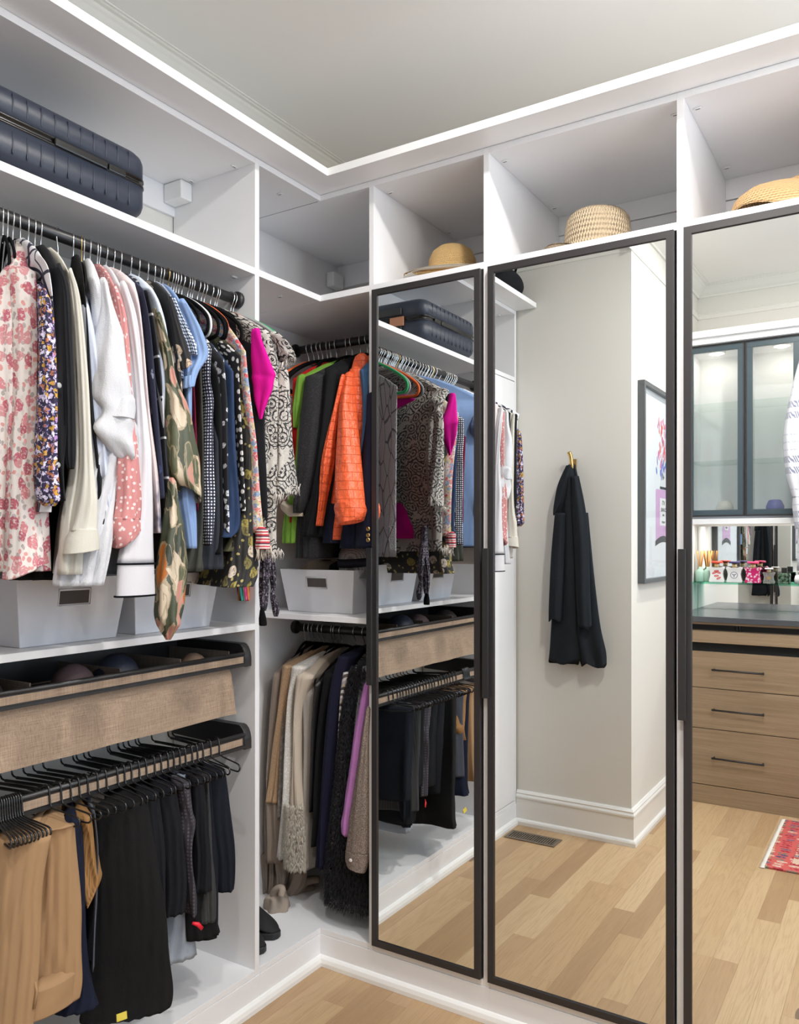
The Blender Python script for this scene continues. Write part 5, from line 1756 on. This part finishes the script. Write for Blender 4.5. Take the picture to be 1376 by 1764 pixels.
def text(body, size, loc, rot, mat, par, name='lettering', ext=.0002, spacing=1.0):
    cu = bpy.data.curves.new(name, 'FONT')
    cu.body = body
    cu.size = size
    cu.align_x = 'CENTER'
    cu.align_y = 'CENTER'
    cu.extrude = ext
    cu.space_character = spacing
    cu.resolution_u = 3
    cu.materials.append(mat)
    o = bpy.data.objects.new(name, cu)
    COL.objects.link(o)
    o.parent = par
    og = ORG[par.name]
    o.location = Vector(loc) - og
    o.rotation_euler = rot
    bpy.context.view_layer.update()
    me = bpy.data.meshes.new_from_object(o.evaluated_get(bpy.context.evaluated_depsgraph_get()))
    o2 = bpy.data.objects.new(name, me)
    COL.objects.link(o2)
    o2.parent, o2.location, o2.rotation_euler = par, o.location, rot
    bpy.data.objects.remove(o)
    o2.name = name
    return o2


rx = (math.pi / 2, 0, math.pi / 2)
for s, sz, z in (('N°5', .034, 1.665), ('CHANEL', .029, 1.628), ('PARIS', .014, 1.600), ('PARFUM', .018, 1.562)):
    text(s, sz, (xs + .0014, -.006, z), rx, ink, sheet_o)
text('+', .05, (xs + .0032, -.005, 1.80), rx, ink, sheet_o)
gl = thin_glass('picture_glass', (.98, .99, .99), .06)
box(XP + .026, XP + .0265, py0 + fw, py1 - fw, pz0 + fw, pz1 - fw).build('glazing', gl, pc)

# ------------------------------------------------------------------ vanity
YV = -.307
vx0, vx1 = XP + .002, .62
vn = thing('vanity', 'light oak vanity chest with black bar handles, seen in the right mirror', 'cabinet', (-.5, -.6, 0))
fixn(MB().box(vx0, vx1, YR + .005, YV - .02, .0, 1.005).build('carcass', VANW, vn))
fixn(box(vx0, vx1, YV - .02, YV - .002, .0, .103).build('kick_board', VANW, vn))
hb = solid('bar_handle', (.016, .015, .015), .4)
cols = [(vx0 + .001, -.47), (-.467, .08), (.083, vx1 - .001)]
for ci, (a, b) in enumerate(cols):
    for z0, z1, zh in ((.107, .416, .263), (.420, .642, .530), (.646, .846, .751)):
        d = fixn(box(a, b, YV - .02, YV, z0, z1).build('drawer', VANW, vn, bevel=.0012))
        c = -.788 if ci == 0 else (a + b) / 2
        fixn(MB().tube([(c - .134, YV + .030, zh), (c + .134, YV + .030, zh)], .0055, 4).tube([(c - .125, YV, zh), (c - .125, YV + .03, zh)], .005, 6).tube([(c + .125, YV, zh), (c + .125, YV + .03, zh)], .005, 6).build('bar_handle', hb, d))
# glass topped jewellery tray: pulled front rail below the counter, near-black strips stand in for the shade behind
d = fixn(box(vx0 + .001, vx1 - .001, YV - .016, YV + .012, .898, .962).build('jewellery_tray', VANW, vn, bevel=.0012))
fixn(box(vx0 + .002, vx1 - .002, YV - .0199, YV - .0195, .847, .897).build('tray_gap_shade', solid('recess_shade', (.008, .008, .008), .9), vn))
fixn(box(vx0 + .002, vx1 - .002, YV - .19, YV - .0196, .964, .9655).build('tray_lining', VELVET, vn))
fixn(box(vx0 + .001, vx1 - .001, YV - .02, YV - .002, .998, 1.012).build('top_rail', VANW, vn))
fixn(box(vx0 + .002, vx1 - .002, YV - .0199, YV - .0193, .9665, .998).build('tray_front_shade', MATS['recess_shade'], vn))  # near-black sheet on the carcass, painting the shade inside the tray
for xx in (-.80, -.785, -.25):
    fixn(box(xx, xx + .005, YV - .0192, YV - .012, .963, .998).build('tray_divider', BLACK, vn))


def slate(n):
    x = N(n, .22)
    x.col(x.mix(x.noise(4, x.map((1, 6, 1)), detail=3), (.055, .06, .07), (.085, .09, .10)))
    return x


tag(fixn(box(vx0, vx1 + .01, YR + .006, YV + .022, 1.012, 1.043).build('countertop', mk('slate_counter', slate), loc=(-.5, -.6, 1.012), bevel=.0015)), 'dark slate grey countertop on the oak vanity', 'countertop')
tag(fixn(box(vx0 + .003, vx1, YR + .001, YR + .005, 1.044, 1.555).build('wall_mirror', MIRROR, loc=(-.5, YR, 1.2))), 'frameless backsplash mirror behind the vanity counter', 'mirror')

# upper cabinets
uc = thing('wall_cabinet', 'white wall cabinets with dark framed frosted glass doors above the vanity', 'cabinet', (-.5, -.7, 1.6))
YU = -.57
uz0, uz1 = 1.607, 2.615
UB = lambda *a, n='panel': fixn(box(*a).build(n, BOARD, uc, bevel=.0008))
UB(vx0, vx1, YR + .005, YU - .022, uz0 - .012, uz0 + .006, n='bottom_panel')
UB(vx0, vx1, YR + .005, YU - .022, uz1 - .018, uz1, n='top_panel')
UB(vx0, vx0 + .018, YR + .005, YU - .022, uz0 + .006, uz1 - .018, n='side_panel')
UB(vx1 - .018, vx1, YR + .005, YU - .022, uz0 + .006, uz1 - .018, n='side_panel')
UB(vx0 + .018, vx1 - .018, YR + .005, YR + .012, uz0 + .006, uz1 - .018, n='back_panel')
UB(vx0, vx1, YR + .005, YU + .03, uz1 + .001, uz1 + .035, n='cornice')
UB(vx0, vx1, YR + .005, YU + .055, uz1 + .036, uz1 + .075, n='cornice')
UB(vx0, vx1, YU - .034, YU - .004, uz0 - .045, uz0 - .013, n='light_pelmet')
for xx in (-.80, -.51, -.21, .09, .38):
    UB(xx - .009, xx + .009, YR + .012, YU - .024, uz0 + .006, uz1 - .018, n='divider')

shg = thin_glass('shelf_glass', (.92, .97, .95), .08)
for z in (1.93, 2.27):
    fixn(box(vx0 + .02, vx1 - .02, YR + .015, YU - .04, z, z + .008).build('glass_shelf', shg, uc))
frost = thin_glass('frosted_glass', (.96, .98, .98), .07, .14, .08)
dkf = solid('slate_frame', (.05, .075, .09), .35)
edges = [vx0 + .003, -.796, -.505, -.21, .09, .38, vx1 - .003]
for k in range(6):
    a, b = edges[k] + .002, edges[k + 1] - .002
    w = .038
    d = fixn(MB().box(a, b, YU - .02, YU, uz1 - w - .003, uz1 - .003).box(a, b, YU - .02, YU, uz0, uz0 + w).box(a, a + w, YU - .02, YU, uz0 + w, uz1 - w - .003).box(b - w, b, YU - .02, YU, uz0 + w, uz1 - w - .003).build('door', dkf, uc, bevel=.001))
    e = .008
    fixn(MB().box(a, b, YU, YU + .002, uz1 - e - .003, uz1 - .003).box(a, b, YU, YU + .002, uz0, uz0 + e).box(a, a + e, YU, YU + .002, uz0 + e, uz1 - e - .003).box(b - e, b, YU, YU + .002, uz0 + e, uz1 - e - .003).build('door_edge', FRAMEM, d))
    box(a + w, b - w, YU - .012, YU - .010, uz0 + w, uz1 - w - .003).build('glass_pane', frost, d)
    if k < 3:
        cx = (a + b) / 2 + (.03 if k == 1 else -.02)
        t = thing('puck_light', ['round puck light in the roof of the left wall cabinet', 'round puck light glowing behind the second frosted door', 'round puck light in the third wall cabinet'][k], 'light', (cx, -.72, uz1 - .019), 'puck lights in the wall cabinets')
        MB().lathe([(.001, -.006), (.044, -.006)], (cx, -.72, uz1 - .018), 20).build('lens', mk('puck_lens', lambda n: N(n, Emission_Color=(1, .86, .7, 1), Emission_Strength=5)), t)
        fixn(MB().lathe([(.044, -.007), (.050, -.006), (.050, 0), (.044, 0)], (cx, -.72, uz1 - .018), 20, (False, False)).build('ring', TRIMW, t))
        l = bpy.data.objects.new('lamp', bpy.data.lights.new('lamp', 'AREA'))
        COL.objects.link(l)
        l.data.shape = 'DISK'
        l.data.size = .05
        l.data.energy = .55
        l.data.color = (1, .9, .78)
        l.location = (cx, -.72, uz1 - .03)
for k, (x, lab, c) in enumerate(((-.93, 'pale pot on the bottom shelf behind frosted glass', (.6, .56, .5)), (-.655, 'blue ball shaped pot behind the second frosted door', (.05, .06, .35)))):
    tag(fixn(MB().lathe([(.03, .0005), (.045, .02), (.05, .05), (.035, .085), (.025, .09), (.022, .085), (.001, .04)], (x, -.70, uz0 + .006), 20).build('pot', solid('pot_%d' % k, c, .4), loc=(x, -.70, uz0 + .006))), lab, 'pot', 'pots behind frosted glass')
# under-cabinet strip light
ls = thing('strip_light', 'slim warm strip light under the wall cabinets', 'light', (-.5, -.72, uz0 - .012))
fixn(box(vx0 + .01, vx1 - .01, -.74, -.722, uz0 - .022, uz0 - .0125).build('channel', TRIMW, ls))
box(vx0 + .012, vx1 - .012, -.738, -.724, uz0 - .0235, uz0 - .0222).build('diffuser', mk('strip_glow', lambda n: N(n, Emission_Color=(1, .93, .85, 1), Emission_Strength=10)), ls)
l = bpy.data.objects.new('lamp', bpy.data.lights.new('lamp', 'AREA'))
COL.objects.link(l)
l.data.shape = 'RECTANGLE'
l.data.size, l.data.size_y = 1.6, .02
l.data.energy = 7
l.data.color = (1, .95, .88)
l.location = (-.26, -.731, uz0 - .028)

# glass shelf with bottles
tag(fixn(box(vx0 + .002, vx1, YR + .007, -.70, 1.205, 1.213).build('glass_shelf', thin_glass('green_edge_glass', (.55, .88, .76), .10), loc=(-.5, -.8, 1.205))), 'green edged glass shelf across the backsplash mirror', 'shelf')
ZG = 1.2135


def flacon(label, x, y, s, body, cap, deco):
    """star shouldered perfume bottle"""
    t = thing('perfume_bottle', label, 'bottle', (x, y, ZG), 'perfume bottles on the glass shelf')
    pts = [(-.038, 0), (-.040, .008), (-.034, .030), (-.032, .045), (-.035, .062), (-.043, .079), (-.034, .084), (-.014, .080), (.014, .080), (.034, .084), (.043, .079), (.035, .062), (.032, .045), (.034, .030), (.040, .008), (.038, 0)]
    poly = [(x + a * s, ZG + .0005 + b * s) for a, b in pts]
    b = fixn(MB().prism(poly, 'y', y - .014 * s, y + .014 * s).build('flask', body, t, bevel=.003))
    fixn(MB().lathe([(.013 * s, .082 * s), (.013 * s, .104 * s)], (x, y, ZG), 14).build('neck', solid('gold_neck', (.72, .55, .30), .3, .6), t))
    fixn(MB().lathe([(.028 * s, .104 * s), (.030 * s, .106 * s), (.030 * s, .112 * s), (.026 * s, .115 * s)], (x, y, ZG), 20).build('cap', cap, t))
    if deco:
        deco(b, x, y + .0143 * s, s)
    return t


def oval(par, x, y, z, a, b, th, mat, name, k=0):
    poly = []
    for q in range(14):
        w = q * 2 * math.pi / 14
        p, r = a * math.cos(w), b * math.sin(w)
        poly.append((x + p * math.cos(th) - r * math.sin(th), z + p * math.sin(th) + r * math.cos(th)))
    return fixn(MB().prism(poly, 'y', y + k * .0003, y + .0003 + k * .0003).build(name, mat, par))


wflask = solid('white_flask', (.80, .78, .77), .15)
redm = solid('print_red', (.62, .02, .02), .4)


def lips(b, x, y, s):
    for dx, z, th in ((.0, .070, .1), (-.012, .058, .4), (.012, .060, -.3), (.0, .040, .1), (.013, .026, .5)):
        oval(b, x + dx, y, ZG + z, .014, .006, th, redm, 'lips_print')
        oval(b, x + dx, y, ZG + z, .009, .0012, th, wflask, 'lips_parting', 1)


def crest(b, x, y, s):
    gm = solid('print_navy', (.08, .09, .18), .4)
    oval(b, x, y, ZG + .046, .021, .021, 0, gm, 'emblem_ring')
    oval(b, x, y, ZG + .046, .018, .018, 0, wflask, 'emblem_field', 1)
    for th in (math.pi / 2, math.pi / 2 + 2.1, math.pi / 2 - 2.1):
        oval(b, x + .006 * math.cos(th + math.pi), y, ZG + .046 + .006 * math.sin(th + math.pi), .008, .0022, th, gm, 'emblem_arm', 2)


flacon('white perfume bottle with red lips and a red cap', -.985, -.76, 1.12, wflask, solid('cap_red', (.75, .06, .03), .3), lips)
flacon('white perfume bottle with a round navy emblem and navy cap', -.885, -.76, 1.12, wflask, solid('cap_navy', (.03, .02, .10), .3), crest)
flacon('perfume bottle patterned hot pink and white with a pink cap', -.782, -.76, 1.12, floral('pink_bottle_print', (.60, .01, .14), [(.80, .72, .74), (.78, .66, .70)], 62, .36, keep=.75), solid('cap_pink', (.70, .03, .13), .3), None)
def amber(b, x, y, s):
    oval(b, x, y, ZG + .033, .010, .010, 0, solid('print_gold', (.55, .36, .16), .3, .5), 'gold_medallion')
flacon('small clear perfume bottle with a gold neck and medallion', -.695, -.76, .80, mk('clear_flask', lambda n: N(n, .05, Transmission_Weight=.75, IOR=1.4).col((.88, .85, .80))), wflask, amber)
t = thing('perfume_bottle', 'square dark green glass perfume bottle with a black cap', 'bottle', (-.612, -.76, ZG), 'perfume bottles on the glass shelf')
fixn(box(-.645, -.580, -.775, -.745, ZG + .0005, ZG + .062).build('flask', mk('green_flask', lambda n: (lambda x: (x.col(x.ramp(x.noise(60, detail=3), [(.4, (.01, .02, .012)), (.62, (.16, .26, .17))])), x)[1])(N(n, .1))), t, bevel=.003))
fixn(box(-.628, -.597, -.770, -.750, ZG + .0622, ZG + .095).build('cap', BLACK, t, bevel=.002))
t = thing('perfume_bottle', 'pale rounded bottle at the right end of the row', 'bottle', (-.525, -.76, ZG), 'perfume bottles on the glass shelf')
fixn(MB().lathe([(.02, .0005), (.034, .003), (.036, .03), (.030, .05), (.014, .055)], (-.525, -.76, ZG), 24).build('flask', wflask, t))
fixn(MB().lathe([(.016, .0552), (.018, .06), (.018, .075), (.012, .08)], (-.525, -.76, ZG), 20).build('cap', solid('cap_chrome', (.6, .6, .62), .2, 1.0), t))
for k, xx in enumerate((-1.090, -1.045)):
    t = thing('reed_diffuser', ['pale green glass reed diffuser nearest the picture wall', 'pale green glass reed diffuser beside the red lips bottle'][k], 'diffuser', (xx, -.80, ZG), 'reed diffusers')
    fixn(MB().lathe([(.026, .0005), (.029, .004), (.029, .062), (.020, .074), (.010, .080), (.010, .092)], (xx, -.80, ZG), 22).build('bottle', mk('mint_glass', lambda n: N(n, .12, Transmission_Weight=.25, IOR=1.4).col((.50, .74, .62))), t))
    for q in range(5):
        a = q * 1.256 + k
        fixn(MB().tube([(xx + .003 * math.cos(a), -.80 + .003 * math.sin(a), ZG + .07), (xx + .022 * math.cos(a), -.80 + .012 * math.sin(a), ZG + .190)], .0034, 6).build('reed', solid('reed', (.74, .38, .13), .7), t))

# ------------------------------------------------------------------ rug in front of the vanity
def rugm(n):
    x = N(n, .95)
    sp = x.n('ShaderNodeSeparateXYZ')
    x.lk(x.co, sp.inputs[0])
    ax = x.math('ABSOLUTE', sp.outputs[0])
    ay = x.math('ABSOLUTE', sp.outputs[1])
    d = x.math('MINIMUM', x.math('SUBTRACT', .58, ax), x.math('SUBTRACT', .375, ay))
    red, sand = (.56, .10, .09), (.66, .46, .33)
    zone = x.ramp(x.math('MULTIPLY', d, 4.0), [(0, (.52, .30, .18)), (.05, (.56, .10, .09)), (.42, sand), (.68, (.40, .03, .045))], True)
    v = x.vor(17, x.map((1, 2.0, 1)), rnd=.25)
    pal = x.ramp(v.outputs['Color'], [(0, (.07, .07, .14)), (.2, (.60, .46, .36)), (.4, (.34, .02, .04)), (.6, (.16, .17, .13)), (.8, (.12, .10, .18))], True)
    m = x.math('MULTIPLY', x.math('LESS_THAN', v.outputs['Distance'], .40), x.math('GREATER_THAN', x.noise(90, detail=2), .44))
    x.col(x.mix(m, zone, pal))
    x.bump(x.noise(500), .6)
    return x


RC = Vector((.03, .135, 0))
rg = thing('rug', 'small red patterned woven rug with white fringe in front of the vanity', 'rug', (RC.x, RC.y, 0))
xsn = [-.575 + 1.15 * k / 24 for k in range(25)]
vs, fs = [], []
for zt in (.0006, .008):
    for xx in xsn:
        for yy in (-.37, .37):
            bow = .030 * math.cos(yy / .37 * 1.2) if abs(xx) > .5 else 0
            vs.append((RC.x + xx - (bow if xx < 0 else -bow) * (abs(xx) - .5) / .075 * .0, RC.y + yy + .01 * math.sin(xx * 4), zt))
n_ = 25 * 2
for k in range(24):
    a = k * 2
    fs += [(a, a + 2, a + 3, a + 1), (n_ + a, n_ + a + 1, n_ + a + 3, n_ + a + 2), (a, n_ + a, n_ + a + 2, a + 2), (a + 1, a + 3, n_ + a + 3, n_ + a + 1)]
fs += [(0, 1, n_ + 1, n_), (48, n_ + 48, n_ + 49, 49)]
fixn(MB().add(vs, fs, False).build('pile', mk('rug_weave', rugm), rg))
m = MB()
rr = random.Random(2)
for k in range(150):
    yy = -.37 + .74 * k / 149
    x0_ = RC.x - .573
    m.tube([(x0_, RC.y + yy, .005), (x0_ - .014, RC.y + yy + rr.uniform(-.003, .003), .004), (x0_ - .024, RC.y + yy + rr.uniform(-.006, .006), .002)], [.0028, .0026, .001], 4)
o = fixn(m.build('fringe', solid('white_fringe', (.74, .70, .65), .9), rg))
o['kind'] = 'stuff'

# ------------------------------------------------------------------ blouse hanging in front of the wall cabinets
def wv(n):
    x = N(n, .85)
    sp = x.n('ShaderNodeSeparateXYZ')
    x.lk(x.co, sp.inputs[0])
    zz = x.math('MODULO', x.math('ADD', sp.outputs[2], 5.0), .30)
    band = x.ramp(x.math('MULTIPLY', zz, 3.333), [(0, (0, 0, 0)), (.10, (1, 1, 1)), (.22, (0, 0, 0)), (.30, (1, 1, 1)), (.42, (0, 0, 0)), (.52, (.5, .5, .5)), (.545, (0, 0, 0)), (.66, (.5, .5, .5)), (.685, (0, 0, 0)), (.80, (.5, .5, .5)), (.825, (0, 0, 0))], True)
    ck = x.math('GREATER_THAN', x.wave(55, x.map(rot=(.9, .5, .3)), 'DIAGONAL'), .5)
    x.col(x.mix(x.math('MULTIPLY', x.math('MULTIPLY', band, ck), .95), (.64, .65, .70), (.20, .21, .31)))
    x.bump(x.noise(60), .3)
    return x


bm_ = mk('woven_stripe', wv)
bl = thing('striped_robe', 'white cotton robe with woven blue-grey bands hanging beside the wall cabinets', 'robe', (-.40, -.50, 2.6))
def lobe(rows, yc, nm, n=26, ph=0.0):
    full = interp(rows, 24)
    rs = []
    for i, (z, x, w, d) in enumerate(full):
        rs.append([(x + w * math.cos(a) * (1 + .03 * math.sin(5 * a + ph + i * .3)), yc + d * math.sin(a) * (1 + .12 * math.sin(6 * a + ph)), z) for a in [2 * math.pi * k / n for k in range(n)]])
    return fixn(MB().rings(rs).build(nm, bm_, bl))
lobe([[2.52, -.40, .03, .02], [2.44, -.40, .10, .035], [2.3, -.385, .13, .04], [2.0, -.37, .15, .045], [1.7, -.36, .15, .045], [1.3, -.36, .16, .045]], -.49, 'body')
lobe([[2.46, -.47, .035, .03], [2.3, -.495, .05, .04], [2.1, -.525, .055, .045], [2.0, -.530, .055, .045], [1.85, -.520, .055, .042], [1.76, -.505, .050, .04], [1.70, -.500, .040, .035]], -.485, 'sleeve', ph=1)
lobe([[1.71, -.50, .040, .034], [1.66, -.495, .045, .038], [1.60, -.488, .048, .04], [1.53, -.480, .05, .04]], -.485, 'cuff', ph=2)
fixn(MB().tube(smooth_path([(-.40, -.565, 2.60), (-.40, -.52, 2.60), (-.40, -.49, 2.585), (-.40, -.485, 2.55), (-.40, -.49, 2.51)], 4), .003, 6).build('hanging_loop', CHROME, bl))

# hangers left bare are told apart by their neighbours
for rod_name, L in FREE.items():
    seen = {}
    for y, o, kind in sorted(L, key=lambda q: q[0]):
        near = min(WORN[rod_name], key=lambda q: abs(q[0] - y))
        lab = kind + (' just before the ' if y < near[0] else ' just past the ') + near[1]
        seen[lab] = seen.get(lab, 0) + 1
        o['label'] = lab if seen[lab] == 1 else 'another ' + lab
